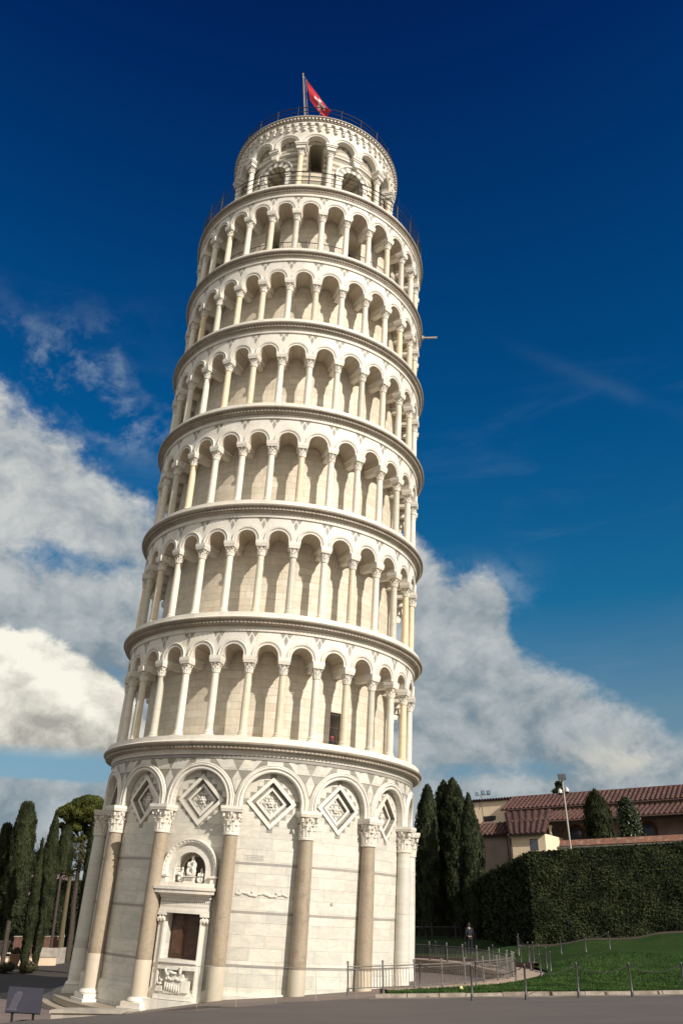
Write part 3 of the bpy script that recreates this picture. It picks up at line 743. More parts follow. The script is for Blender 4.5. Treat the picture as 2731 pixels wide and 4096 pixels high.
# upper blind arcade: 18 arches of 20 degrees
mb = MB(); Rb = 5.62; W = radians(20)*Rb
for k in range(18):
    xf = CY(BC+20*k, Rb)
    bay_plate(mb, xf, W, .70, 49.30, 49.42, 50.62, 0, -(Rb-5.22-.02), 16, 0)
ba = mb.build('belfry_arcade', M_arch, tower, 30)
mb = MB(); sweep(mb, arch_path(0, 49.42, 49.30, 18), [(.69, -.05), (.69, .04), (.74, .06), (.75, .03), (.80, .03), (.82, .085), (.90, .085), (.93, .02), (.955, .0)], CY(0, Rb))
for i in range(22):
    a = pi*(i+.5)/22; mb.ball((.86*cos(a), .09, 49.42+.86*sin(a)), (.03, .03, .03), 5, 4, 0, CY(0, Rb))
am = mb.mesh('archivolt', M_arch, 30)
for k in range(18): link('archivolt', am, ba, None, radians(BC+20*k))
mb = MB()                                                         # fan of grey voussoirs in the blind heads of the wide bays
for k in range(18):
    if k % 3 == 0: continue
    xf = CY(BC+20*k, 5.22)
    for i in range(9):
        if i % 2: continue
        a, b = pi*i/9, pi*(i+1)/9
        mb.prism([(.32*cos(a), 49.42+.28*sin(a)), (.80*cos(a), 49.42+.80*sin(a)), (.80*cos(b), 49.42+.80*sin(b)), (.32*cos(b), 49.42+.28*sin(b))], 0, .006, 0, xf)
mb.build('voussoir_inlay', M_grey, ba)
bm_ = MB(); h = 49.30-.50-.44-BZ
bm_ = shaft_mesh(0, h, .19); 
bm_.box(-.30, .30, -.30, .30, h+.44, h+.70); bm_.box(-.36, .36, -.36, .36, h+.70, h+.80); bm_.box(-.40, .40, -.40, .40, h+.80, h+.938)
bme = bm_.mesh('belfry_column', [M_smooth, M_shaft], 40)
cb = capital_mesh('capital', .175, .46, False, M_smooth)
for k in range(6):
    for sg in (-1, 1):
        a = radians(BC+60*k+sg*10); c = link('belfry_column', bme, tower, (5.55*sin(a), -5.55*cos(a), BZ), a); link('capital', cb, c, (0, 0, h-.01))
mb = MB(); xf = CY(0, 5.24)
mb.box(-.34, .34, 0, .42, 49.12, 49.30, 0, xf); mb.box(-.30, .30, 0, .36, 49.0, 49.12, 0, xf)
mb.prism([(-.27, 49.0), (.27, 49.0), (.14, 48.55), (-.14, 48.55)], 0, .30, 0, xf); me = mb.mesh('hanging_corbel', M_smooth)
for k in range(6): link('hanging_corbel', me, tower, None, radians(BC+60*k+30))
# corbel table, dentils, crowning cornice
cmb = MB(); xf = CY(0, Rb)
cmb.box(-.10, .10, 0, .10, 50.62, 50.80, 0, xf, tx=1.0); cmb.prism([(-.085, 50.80), (.085, 50.80), (.11, 50.92), (-.11, 50.92)], 0, .17, 0, xf); cmb.box(-.12, .12, 0, .22, 50.92, 51.06, 0, xf)
cmb.ball((0, .10, 50.66), (.075, .08, .10), 8, 6, 0, xf)
cme = cmb.mesh('corbel', M_smooth)
nC = 66
mb = MB()
for k in range(nC):
    xf2 = CY(360*(k+.5)/nC, Rb+.16); Wc = 2*pi*(Rb+.16)/nC
    bay_plate(mb, xf2, Wc, .17, 51.06, 51.08, 51.34, 0, -.15, 8, 0)
    if abs(((360*k/nC)+180) % 360-180) < 96: pass
mb.lathe([(Rb+.005, 50.60), (Rb+.005, 51.40)], 120)
tb = mb.build('corbel_table', M_arch, tower, 30)
for k in range(nC):
    if abs(((360*k/nC)+180) % 360-180) < 100: link('corbel', cme, tb, None, radians(360*k/nC))
mb = MB(); E_ = 5.98
mb.lathe([(Rb+.16, 51.33), (Rb+.22, 51.35), (Rb+.22, 51.40), (Rb+.19, 51.42), (Rb+.19, 51.52), (E_-.06, 51.54), (E_, 51.58), (E_, 51.66), (E_-.04, 51.70), (E_-.2, 51.74), (.1, 51.8)], 140, mi=0)
for i in range(150): mb.box(-.06, .06, 0, .12, 51.42, 51.53, 1, CY(360*i/150, Rb+.19))
mb.lathe([(E_-.26, 51.72), (E_-.26, 51.95), (E_-.5, 51.95)], 140, mi=0)
mb.build('crowning_cornice', [M_corn, M_smooth], tower, 35)
railing('roof_railing', 5.70, 51.93, 24, .85, .028, 0, M_iron, 4.0, (1.0, .55), True)
for o in set(tower.children)-_before: o.location.x -= .18      # the belfry stands slightly back against the lean
# bells in the openings
bell_prof = [(.0, .78), (.16, .76), (.22, .66), (.25, .42), (.32, .2), (.42, .03), (.44, 0), (.38, 0), (.3, .18)]
mb = MB()
xb = CY(BC, 3.9)
mb.lathe(bell_prof, 20, xf=lambda x, y, z: xb(x, y, z+47.25)); mb.tube([xb(-.7, 0, 48.15), xb(.7, 0, 48.15)], .05, 6)
mb.build('bell', plain('bell_bronze', (.05, .045, .035), rough=.5, metal=.7), tower, 40)
# thin rod sticking out on the right
mb = MB(); a = radians(86); mb.tube([(7.8*sin(a), -7.8*cos(a), 37.85), (8.75*sin(a), -8.75*cos(a), 37.88)], .06, 8); mb.box(-.1, .1, -.05, .1, 37.75, 37.95, 0, CY(86, 7.8)); mb.build('spout', M_corn, tower)

# flagpole and flag (stand on the roof)
fp0, fp1 = at(1221, 520, 43.6), at(1212, 298, 43.6)
o = tag(link('flagpole', None, None, fp0), 'slim pale flagpole with halyard on the roof of the leaning tower', 'flagpole')
mb = MB(); q = fp1-fp0
mb.tube([(0, 0, 0), q*.5, q], [.055, .045, .035], 8); mb.ball(tuple(q+Vector((0, 0, .06))), .075, 8, 6)
mb.build('pole', plain('pole_paint', (.45, .35, .22), rough=.5), o, 40)
mb = MB(); h0, h1 = at(1226, 520, 43.5)-fp0, at(1216, 306, 43.5)-fp0; mb.tube([h0, h1], .012, 4); mb.tube([at(1233, 520, 43.5)-fp0, at(1224, 316, 43.5)-fp0, h1], .012, 4)
mb.build('halyard', plain('rope', (.5, .48, .45)), o)
fa, fb, fc, fd = at(1225, 317, 43.5), at(1240, 400, 43.3), at(1296, 468, 42.9), at(1328, 446, 43.2)
mb = MB(); n = 30; rows = []
for i in range(n+1):
    u = i/n; row = []
    for j in range(n+1):
        v = j/n
        p = fa*(1-u)*(1-v)+fb*(1-u)*v+fc*u*v+fd*u*(1-v)
        p = p+Vector((0, .16*sin(7*v+3*u)*(.3+u), 0))+Vector((.05, 0, .09))*sin(v*6.3+u*5)*u*(.5)
        row.append(p)
    rows.append(row)
for i in range(n):
    for j in range(n):
        u, v = (i+.5)/n-.5, (j+.5)/n-.5
        ax, ay = abs(u), abs(v); v2 = v+.0; u2 = u-.08; ax, ay = abs(u2)*1.5, abs(v2)*1.25; m_ = (ax < .05+.16*max(0, ay-.05) and ay < .36) or (ay < .05+.16*max(0, ax-.05) and ax < .36)
        for (p_, q_) in ((.36, 0), (0, .36), (.33, .09), (.09, .33), (.33, -.09), (-.09, .33)):
            if (ax-abs(p_))**2+(ay-abs(q_))**2 < .0014: m_ = True
        mb.add([rows[i][j], rows[i+1][j], rows[i+1][j+1], rows[i][j+1]], [(0, 1, 2, 3)], 1 if m_ else 0)
M_red, n_, b_ = newmat('red_flag_cloth'); b_.inputs['Base Color'].default_value = (.50, .02, .035, 1); b_.inputs['Roughness'].default_value = .8
tr = n_.n('ShaderNodeBsdfTranslucent'); tr.inputs[0].default_value = (.75, .04, .05, 1); mx = n_.n('ShaderNodeMixShader'); mx.inputs[0].default_value = .35
out = M_red.node_tree.nodes['Material Output']; n_.put(mx.inputs[1], b_.outputs[0]); n_.put(mx.inputs[2], tr.outputs[0]); n_.put(out.inputs[0], mx.outputs[0])
o = mb.build('flag', [M_red, plain('white_flag_cloth', (.75, .70, .65))], None, 60); tag(o, 'red flag with a white cross drooping from the pole on the tower roof', 'flag')

# ================================================================== surroundings
rnd = random.Random(11)
TC = Vector((-4.4, 44.5))
def lerp(a, b, t): return a+(b-a)*t
def interp(x, pts):
    if x <= pts[0][0]: return pts[0][1]
    for (x0, y0), (x1, y1) in zip(pts[:-1], pts[1:]):
        if x <= x1: return y0+(y1-y0)*(x-x0)/(x1-x0)
    return pts[-1][1]
KERB = [(-60, 6), (-30, 12.5), (-12, 20.3), (-8.5, 23.8), (-5.9, 26.2), (-3.6, 27.6), (-1.6, 29.6), (1, 31.35), (5, 32.1), (12, 33.1), (30, 35.0), (80, 38)]
def ykerb(x): return interp(x, KERB)
def _lp(px, py, Y):
    p = at(px, py, Y); return (p.x, p.y, p.z)
LP = [_lp(2141, 3783, 56), _lp(2731, 3729, 53.4), _lp(2420, 3758, 53.8), _lp(2242, 3815, 50), _lp(2437, 3797, 49), (2, 31.5, .10), (12, 33.5, .10), (22, 34.5, .25), (40, 37, .6), (3, 35, .12), (7.4, 46, .12), (10, 50, .12), (8, 53, .3), (15, 44, .25), (20, 44, .45), (8, 62, .5), (30, 46, 1.2), (5, 60, .35), (-10, 62, -.2), (-20, 50, -.6), (40, 70, 2.2), (10, 80, .9), (14, 95, 1.0), (60, 60, 2.3), (-10, 90, -.3)]
def zlawn(x, y):
    num = den = 0
    for a, b, c in LP:
        w = 1/((x-a)**2+(y-b)**2+2.0)**2; num += w*c; den += w
    return num/den
# materials
def grassmat():
    m, n, b = newmat('clipped_grass'); v = n.n('ShaderNodeTexCoord').outputs['Object']
    c = n.mix(n.mr(n.noise(v, .35, 5, .6), .35, .65), (.026, .062, .015), (.046, .082, .020))
    c = n.mix(n.mr(n.noise(v, 7, 5, .7), .35, .7), c, (.016, .034, .010)); n.put(b.inputs['Base Color'], c); b.inputs['Roughness'].default_value = .85
    b.inputs['Specular IOR Level'].default_value = .1
    bump(n, b, n.noise(v, 28, 4, .7), .06, .9); return m
M_grass = grassmat()
def asphalt(name, c1, c2, speck):
    m, n, b = newmat(name); v = n.n('ShaderNodeTexCoord').outputs['Object']
    c = n.mix(n.mr(n.noise(n.vscale(v, (.4, 1.6, 1)), .7, 6, .6), .3, .7), c1, c2)
    c = n.mix(n.m('MULTIPLY', n.mr(n.noise(v, 60, 3, .7), .45, .75), .5), c, speck); n.put(b.inputs['Base Color'], c); b.inputs['Roughness'].default_value = .8
    bump(n, b, n.noise(v, 90, 4, .7), .012, .6); return m
M_road = asphalt('asphalt', (.105, .086, .078), (.080, .066, .060), (.15, .125, .11))
M_path = asphalt('pink_stone_path', (.42, .32, .24), (.33, .25, .19), (.46, .36, .28))
M_floor = asphalt('basin_floor_stone', (.19, .145, .125), (.13, .10, .085), (.24, .19, .165))
M_kerb = plain('kerb_stone', (.30, .26, .21), (.16, .13, .10), sc=2.5, rough=.85, bsc=18)
M_soil = asphalt('garden_ground', (.060, .046, .035), (.038, .030, .024), (.09, .07, .05))
M_brickedge = plain('brown_masonry', (.14, .075, .05), (.07, .045, .03), sc=3, rough=.9, bsc=12)
# base ground: one sheet to the horizon
def axis(lo, hi, mid0, mid1, st):
    a = []; x = mid0
    while x <= mid1: a.append(x); x += st
    s_ = st; x = mid0; L = []
    while x > lo: s_ *= 1.35; x -= s_; L.append(max(x, lo))
    s_ = st; x = a[-1]
    while x < hi: s_ *= 1.35; x += s_; a.append(min(x, hi))
    return L[::-1]+a
gx, gy = axis(-3000, 3000, -40, 40, 1.0), axis(-300, 4000, 5, 85, 1.0)
def zbase(x, y):
    if abs(x) > 70 or y > 130 or y < -30: return -1.5
    r = (Vector((x, y))-TC).length
    if r < 14.5 or (y < ykerb(x)+2.5 and x < 50): return -1.35
    k = min(1, max(0, (x+2)/6)); z = lerp(-1.5, zlawn(x, y)-.12, k)
    return z
mb = MB(); mb.grid([[(x, y, zbase(x, y)) for x in gx] for y in gy]); struct(mb.build('ground', M_soil, smooth=40))
# road sheet with its edge
xs = [-60+i*1.0 for i in range(141)]
mb = MB(); mb.grid([[(x, y, 0.0) for x in xs] for y in (-60, -20, 0, 5)]); mb.grid([[(x, lerp(5, ykerb(x), t), 0.0) for x in xs] for t in (0, .5, 1)])
struct(mb.build('road', M_road))
mb = MB(); mb.grid([[(x, ykerb(x)-.001, 0.0) for x in xs], [(x, ykerb(x)+.05, -1.4) for x in xs]])
struct(mb.build('road_edge', M_brickedge))
# kerb stones along the lawn
mb = MB(); kx = []; x = 1.1
while x < 60:
    L = rnd.uniform(.8, 1.4); a, b = x+.012, x+L-.012; y0, y1 = ykerb(a), ykerb(b); hz = .105+rnd.uniform(-.012, .012)
    f = rnd.uniform(-.02, .02); vs = []
    for px_k, yk in ((a, y0), (b, y1)): vs += [(px_k, yk+f, -.05), (px_k, yk+.02+f, hz), (px_k, yk+.20+f, hz+.01), (px_k, yk+.22, -.05)]
    mb.add(vs, [(0, 1, 5, 4), (1, 2, 6, 5), (2, 3, 7, 6), (0, 3, 2, 1), (4, 5, 6, 7)]); x += L
struct(mb.build('kerb', M_kerb))
mb = MB(); mb.grid([[(x, ykerb(x)-.55+.12*sin(x*1.7)+.06*sin(x*5.1), .004) for x in [i*.3+.9 for i in range(200)]], [(x, ykerb(x)+.0, .004) for x in [i*.3+.9 for i in range(200)]]])
struct(mb.build('gutter_strip', asphalt('gutter_dust', (.22, .185, .15), (.15, .125, .105), (.28, .24, .2))))
# lawn as a polar sheet round the railing
def rin(a): return interp(a, [(0, 12.95), (35, 13.0), (60, 13.3), (85, 13.9), (103, 14.3), (110, 13.6), (125, 13.2), (200, 13.2)])
def rout(a):
    t = radians(a); den = cos(t)+.125*sin(t); best = 120
    lo, hi = rin(a), 130
    f = lambda r: (TC.y-r*cos(t))-(ykerb(TC.x+r*sin(t))+.12)
    if f(lo) < 0: return lo+.05
    if f(hi) > 0: return 120
    for _ in range(40):
        m = (lo+hi)/2
        if f(m) > 0: lo = m
        else: hi = m
    return min(lo, 120)
def lawn_z(x, y): return max(zlawn(x, y), .04)
rows = []; A0, A1, NA, NR = 27, 178, 150, 70
for i in range(NA+1):
    a = A0+(A1-A0)*i/NA; r0, r1 = rin(a), rout(a); row = []
    for j in range(NR+1):
        r = r0+(r1-r0)*(j/NR)**(1.0 if r1 < 30 else 2.0); x, y = TC.x+r*sin(radians(a)), TC.y-r*cos(radians(a)); row.append((x, y, lawn_z(x, y)))
    rows.append(row)
mb = MB(); mb.grid(rows); struct(mb.build('lawn', M_grass, smooth=60))
# pink path ring with its edge and the sunk floor round the tower
def ringz(a): return interp(a, [(0, .06), (60, .10), (100, .12), (115, .25), (135, .38), (180, .4)])
mb = MB(); rows = []
for i in range(91):
    a = 29+i*1.66; rows.append([(TC.x+r*sin(radians(a)), TC.y-r*cos(radians(a)), z) for r, z in ((11.9, -1.2), (11.9, ringz(a)+.02), (12.2, ringz(a)+.03), (rin(a)+.02, ringz(a)+.012), (rin(a)+.05, ringz(a)-.1))])
mb.grid(rows); struct(mb.build('path', M_path))
mb = MB(); rows = []
for i in range(46):
    a = 100+i*1.7; r = rin(a); rows.append([(TC.x+q*sin(radians(a)), TC.y-q*cos(radians(a)), z) for q, z in ((r-.02, ringz(a)-.05), (r, lawn_z(TC.x+r*sin(radians(a)), TC.y-r*cos(radians(a)))+.16), (r+.25, lawn_z(TC.x+r*sin(radians(a)), TC.y-r*cos(radians(a)))+.16), (r+.3, 0))])
mb.grid(rows); struct(mb.build('low_wall_edge', M_brickedge))
def zfloor(x): return interp(x, [(-11, -.97), (-8, -.86), (-4.8, -.46), (-1, -.33), (3, -.24), (8, -.2)])
mb = MB(); rows = []
for i in range(121):
    a = radians(i*3); rows.append([(TC.x+r*sin(a), TC.y-r*cos(a), zfloor(TC.x+r*sin(a))) for r in (5, 8, 10, 11.9, 13.5)])
mb.grid(rows, cu=False); struct(mb.build('basin_floor', M_floor))
mb = MB()                                                           # ground in front of the tower, beside the road
rows = []
for i in range(61):
    x = -22+i*.4
    rows.append([(x, lerp(ykerb(x)+.03, 33.5, t), zfloor(x)-.02-(.0 if x > -9 else 0)) for t in (0, .33, .66, 1)])
mb.grid(rows); struct(mb.build('forecourt', M_floor))
mb = MB(); rows = []
for i in range(56):
    a = 180+i*2.6; rows.append([(TC.x+r*sin(radians(a)), TC.y-r*cos(radians(a)), z) for r, z in ((10.2, -1.3), (11.6, -.95), (11.9, -.93), (12.6, -1.0), (16.5, -1.6))])
mb.grid(rows); struct(mb.build('basin_rim', M_floor))
# low stone ledges in the forecourt, left of the portal
def ledge(p0, p1, Y0, Y1, z, h, label, name='stone_ledge'):
    a, b = at(*p0, Y0), at(*p1, Y1); d = (b-a).normalized(); nrm = Vector((-d.y, d.x, 0)); mb = MB()
    L = (b-a).length; o = thing(name, label, 'ledge', (a.x, a.y, 0), atan2(d.y, d.x))
    mb.box(0, L, -.45, .45, z-h, z, nx=6); mb.box(-.05, L+.05, -.52, .5, z, z+.09, nx=6)
    mb.build('slab', M_smooth2, o); return o
M_smooth2 = plain('worn_white_stone', (.44, .39, .32), (.28, .25, .21), sc=1.6, rough=.7, bsc=14)
ledge((235, 3995), (500, 4025), 34.3, 34.0, -.62, .30, 'low white stone ledge in front of the leftmost columns of the tower')
ledge((500, 4030), (760, 4055), 33.2, 32.6, -.70, .45, 'broken grey stone slab beside the road left of the door')
mb = MB()
# ---------------- steel railing round the basin (a ring on the right)
def bend(R, a, z): return (TC.x+R*sin(radians(a)), TC.y-R*cos(radians(a)), z)
rail = thing('metal_railing', 'curved grey metal railing with upright bars round the sunken basin right of the tower', 'railing')
ang = [22+i*6.4 for i in range(23)]
pm = MB(); pm.tube([(0, 0, -.15), (0, 0, .84)], .032, 8); pm.ball((0, 0, .87), .045, 8, 6); pm.tube([(0, 0, -.15), (0, 0, .09)], .05, 8); M_rail = plain('galvanised_steel', (.20, .185, .17), (.12, .11, .10), sc=8, rough=.5, metal=.4)
pme = pm.mesh('post', M_rail, 40)
for k, a in enumerate(ang):
    link('post', pme, rail, bend(12.35, a, ringz(a)+.03))
    if k < len(ang)-1:
        b = ang[k+1]; mb = MB()
        mb.tube([bend(12.35, lerp(a, b, t/4), lerp(ringz(a), ringz(b), t/4)+.76) for t in range(5)], .022, 6)
        mb.tube([bend(12.35, lerp(a, b, t/4), lerp(ringz(a), ringz(b), t/4)+.67) for t in range(5)], .013, 5)
        mb.tube([bend(12.35, lerp(a, b, t/4), lerp(ringz(a), ringz(b), t/4)+.10) for t in range(5)], .016, 5)
        for t in range(1, 11):
            q = t/11; z = lerp(ringz(a), ringz(b), q); mb.tube([bend(12.35, lerp(a, b, q), z+.10), bend(12.35, lerp(a, b, q), z+.67)], .010, 4, cap=False)
        mb.build('bar_panel', M_rail, rail)
# glass barrier in front of the tower
gl, n_, b_ = newmat('clear_glass'); tr = n_.n('ShaderNodeBsdfTransparent'); tr.inputs[0].default_value = (.93, .95, .95, 1); gs = n_.n('ShaderNodeBsdfGlossy'); gs.inputs['Roughness'].default_value = .03
fz = n_.n('ShaderNodeFresnel'); fz.inputs[0].default_value = 1.25; mx = n_.n('ShaderNodeMixShader'); n_.put(mx.inputs[0], fz.outputs[0]); n_.put(mx.inputs[1], tr.outputs[0]); n_.put(mx.inputs[2], gs.outputs[0]); n_.put(gl.node_tree.nodes['Material Output'].inputs[0], mx.outputs[0])
gb = thing('glass_barrier', 'clear glass barrier with thin top rail between road and tower foot', 'barrier')
G0, G1 = at(645, 3862, 33.8), at(1424, 3876, 33.0)
for i in range(5):
    a, b = G0.lerp(G1, i/5), G0.lerp(G1, (i+1)/5); mb = MB(); z0 = -.45
    mb.add([(a.x+.03, a.y, z0), (b.x-.03, b.y, z0), (b.x-.03, b.y, b.z-.02), (a.x+.03, a.y, a.z-.02)], [(0, 1, 2, 3)]); mb.build('pane', gl, gb)
M_pale = plain('brushed_steel', (.42, .40, .37), rough=.35, metal=.5)
mb = MB(); mb.tube([G0, G1], .010, 6); mb.build('top_rail', M_pale, gb)
for i in range(6):
    p = G0.lerp(G1, i/5); mb = MB(); mb.tube([(p.x, p.y, -.5), (p.x, p.y, p.z)], .008, 6); mb.build('post', M_pale, gb)

# ---------------- post-and-chain fences
post_m = MB(); post_m.lathe([(.0, 1.20), (.028, 1.19), (.04, 1.15), (.04, 1.11), (.033, 1.09), (.033, .12), (.05, .08), (.055, -.15)], 10); post_me = post_m.mesh('post', M_steel, 40)
def chain_fence(pts, label, sag=.30, hs=1.0):
    o = thing('chain_fence', label, 'chain fence', pts[0], 0, 'post and chain fences on the lawn'); p0 = Vector(pts[0])
    for i, p in enumerate(pts):
        p = Vector(p)-p0; c = link('post', post_me, o, p); c.scale = (1, 1, hs); c.rotation_euler = (rnd.uniform(-.02, .02), rnd.uniform(-.02, .03), 0)
        if i < len(pts)-1:
            q = Vector(pts[i+1])-p0; mb = MB(); L = (q-p).length; n = int(L/.09)
            for k in range(n):
                t = (k+.5)/n; zz = lambda t: lerp(p.z, q.z, t)+1.10*hs-sag*hs*4*t*(1-t)
                c_ = Vector((lerp(p.x, q.x, t), lerp(p.y, q.y, t), zz(t))); t2 = t+.5/n; t1 = t-.5/n
                a_ = Vector((lerp(p.x, q.x, t1), lerp(p.y, q.y, t1), zz(t1))); b_ = Vector((lerp(p.x, q.x, t2), lerp(p.y, q.y, t2), zz(t2)))
                mb.tube([a_, b_], .015 if k % 2 else .009, 4, cap=False)
            mb.build('chain', M_steel, o)
    return o
def on_lawn(px, py):
    lo, hi = 25, 110
    for _ in range(50):
        m = (lo+hi)/2; p = at(px, py, m)
        if p.z > lawn_z(p.x, p.y): lo = m
        else: hi = m
    p = at(px, py, lo); return (p.x, p.y, lawn_z(p.x, p.y))
Z3 = lambda x, y: (1600+x*.3508, 3650+y*.3508)
C6 = lambda x, y: (1600+x*.7213, 3000+y*.7213)
front_posts = [on_lawn(*Z3(820, 962)), on_lawn(*Z3(1435, 952)), on_lawn(*C6(988, 1350)), on_lawn(*C6(1285, 1348))]
d_ = Vector(front_posts[3])-Vector(front_posts[2]); nx_ = Vector(front_posts[3])+d_; nx2 = nx_+d_
front_posts += [(nx_.x, nx_.y, lawn_z(nx_.x, nx_.y)), (nx2.x, nx2.y, lawn_z(nx2.x, nx2.y))]
chain_fence(front_posts, 'post and chain fence nearest the road along the kerb of the lawn', .30, .76)
ringp = [bend(13.1, a, .10) for a in (44, 58, 72)]
chain_fence([bend(rin(a)+.15, a, lawn_z(*bend(rin(a)+.15, a, 0)[:2])) for a in (33, 45, 57, 69, 81)], 'curved post and chain fence just outside the near side of the basin railing', .30, .70)
chain_fence([bend(rin(a)+.2, a, lawn_z(*bend(rin(a)+.2, a, 0)[:2])) for a in (93, 99, 106, 114, 123, 133, 143, 153)], 'curved post and chain fence behind the far side of the basin railing', .30, .80)
chain_fence([on_lawn(*Z3(1350, 495)), on_lawn(*Z3(1470, 575)), on_lawn(*Z3(1490, 652))], 'short post and chain fence between the basin path and the clipped hedge corner', .3, .85)
chain_fence([on_lawn(*Z3(1355, 480)), on_lawn(*Z3(1528, 605)), ], 'two posts with one chain beside the hedge foot', .3, .9)
chain_fence([on_lawn(*C6(893, 1132)), on_lawn(*C6(1030, 1122)), on_lawn(*C6(1162, 1104))], 'post and chain fence on the rising lawn right below the hedge', .22, .72)

# ---------------- foliage
def leafmat(name, c1, c2, c3=None, rough=.6, spec=.25):
    m, n, b = newmat(name); v = n.n('ShaderNodeTexCoord').outputs['Object']; g = n.n('ShaderNodeNewGeometry')
    c = n.mix(n.mr(g.outputs['Random Per Island'], .1, .9), c1, c2); c = n.mix(n.mr(n.noise(v, .9, 4, .6), .42, .62), c, c3 or tuple(x*.6 for x in c1))
    n.put(b.inputs['Base Color'], c); b.inputs['Roughness'].default_value = rough; b.inputs['Specular IOR Level'].default_value = spec
    return m
L_cyp = leafmat('cypress_leaf', (.028, .035, .016), (.052, .059, .027), spec=.08)
L_cyp2 = leafmat('dark_cypress_leaf', (.026, .036, .018), (.054, .063, .030), spec=.08)
L_hedge = leafmat('hedge_leaf', (.020, .029, .012), (.050, .060, .022), rough=.7, spec=.12)
L_pine = leafmat('pine_needle', (.046, .055, .010), (.082, .084, .018), (.028, .035, .008), spec=.1)
L_mag = leafmat('glossy_magnolia_leaf', (.020, .034, .012), (.05, .06, .02), rough=.45, spec=.3)
L_palm = leafmat('palm_leaf', (.04, .06, .015), (.09, .08, .02))
L_shrub = leafmat('shrub_leaf', (.03, .035, .012), (.07, .05, .018))
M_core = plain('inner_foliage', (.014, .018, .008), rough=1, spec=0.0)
M_bark = plain('bark', (.065, .045, .032), (.035, .025, .02), sc=6, rough=.9, bsc=14, bd=.03)
def leaf_quads(V, Fc, c, nrm, up, w, h, R):
    nrm = nrm.normalized(); u = up-nrm*up.dot(nrm)
    if u.length < 1e-3: u = nrm.orthogonal()
    u.normalize(); s_ = nrm.cross(u); b = len(V)
    V += [tuple(c-s_*w*.5), tuple(c+s_*w*.5), tuple(c+u*h*.7+s_*w*.28+nrm*h*.15), tuple(c+u*h+nrm*h*.1), tuple(c+u*h*.7-s_*w*.28+nrm*h*.15)]
    Fc.append((b, b+1, b+2, b+3, b+4))
def leaves_obj(name, V, Fc, mat, parent):
    me = bpy.data.meshes.new(name); me.from_pydata(V, [], Fc); me.materials.append(mat); me.update(); return link(name, me, parent)
def cyp_prof(t, blunt=0.0):
    if t < .12: return .72+.28*(t/.12)
    if t < .5: return 1.0
    return max(0.0, (1-((t-.5)/.5)**(1.7+blunt)))**(.9 if not blunt else .7)
def cypress(base, top, wid, label, n=7000, seed=1, mat=None, blunt=0.0, zlow=.6, group='cypresses', lf=.16, prof=None, kind='cypress'):
    R = random.Random(seed); base = Vector(base); top = Vector(top); o = thing(kind+'_tree' if kind == 'cypress' else kind, label, kind if kind != 'cypress' else 'cypress', base, 0, group); H = (top-base).length; ax = (top-base)
    mb = MB(); mb.tube([(0, 0, -.3), (0, 0, zlow+.6), ax*.4], [wid*.07+.05, wid*.06+.04, .05], 8); mb.build('trunk', M_bark, o, 60)
    ph = [R.uniform(0, 6.28) for _ in range(8)]; z0 = zlow/H
    def rad(t, a):
        f = cyp_prof(t, blunt) if prof is None else interp((t-z0)/(1-z0), prof)
        return wid*.5*f*(1+.10*sin(3*a+ph[0]+t*6)+.09*sin(5*a+ph[1]-t*15)+.08*sin(8*a+ph[2]+t*31)+.06*sin(2*a+t*50+ph[3]))
    z0 = zlow/H
    mb = MB(); mb.grid([[(ax.x*t+rad(t, a)*.80*cos(a), ax.y*t+rad(t, a)*.80*sin(a), H*t) for a in [2*pi*j/16 for j in range(16)]] for t in [lerp(z0, .985, i/26) for i in range(27)]], 0, cv=True)
    V = []; Fc = []
    for _ in range(n):
        t = lerp(z0-.01, 1.0, R.random()); 
        if R.random() > (.25+.75*(cyp_prof(t, blunt) if prof is None else interp((t-z0)/(1-z0), prof))): continue
        a = R.uniform(0, 2*pi); r = rad(t, a)*R.uniform(.80, 1.12)
        c = Vector((ax.x*t+r*cos(a), ax.y*t+r*sin(a), H*t-.05)); nr = Vector((cos(a), sin(a), R.uniform(-.3, .4)))+Vector((R.uniform(-.5, .5), R.uniform(-.5, .5), 0))
        leaf_quads(V, Fc, c, nr, Vector((R.uniform(-.25, .25), R.uniform(-.25, .25), 1)), lf*R.uniform(.6, 1.2), lf*2.2*R.uniform(.6, 1.3), R)
    cr = leaves_obj('crown', V, Fc, mat or L_cyp, o)
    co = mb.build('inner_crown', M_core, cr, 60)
    return o
GZ = -1.5
def gpz(px, py, Y, z=None):
    p = at(px, py, Y); return Vector((p.x, p.y, z if z is not None else p.z))
Z2 = lambda x, y: (x*.287, 3150+y*.287)
def left_cyp(px_top, Yd, wpx, label, pylow=None, **k):
    t = at(*px_top, Yd); zl = .15 if pylow is None else at(px_top[0], pylow, Yd).z-GZ
    cypress((t.x-k.pop('lean', 0), t.y, GZ), t, wpx*Yd*.90/F_PX, label, group='cypresses left of the tower', zlow=max(zl, .15), lf=.15, **k)
PB = [(0, .70), (.06, .95), (.2, 1), (.45, .90), (.75, .68), (.93, .45), (.98, .36), (1, .15)]
PS = [(0, .5), (.1, .75), (.35, 1), (.6, .82), (.85, .40), (1, .03)]
PT = [(0, .3), (.15, .6), (.4, .95), (.62, 1), (.8, .62), (.92, .28), (1, .03)]
left_cyp(Z2(110, 520), 86, 84, 'cypress at the far left edge, cut by the frame', 3700, seed=3, n=12000, prof=PB)
left_cyp(Z2(395, 225), 84, 112, 'broadest dark green cypress left of the tower with a blunt top', 3655, seed=4, n=26000, prof=PB)
left_cyp(Z2(598, 735), 79.5, 34, 'slim low cypress in front of the others whose foliage reaches the ground', None, seed=5, n=9000, prof=PS)
left_cyp(Z2(797, 345), 85, 62, 'tall pointed cypress between the slim low cypress and the umbrella pine', 3840, seed=6, n=17000, prof=PT)
left_cyp(Z2(808, 490), 88, 26, 'thin cypress spire just behind the tall pointed cypress', 3600, seed=7, n=6000, prof=PS)
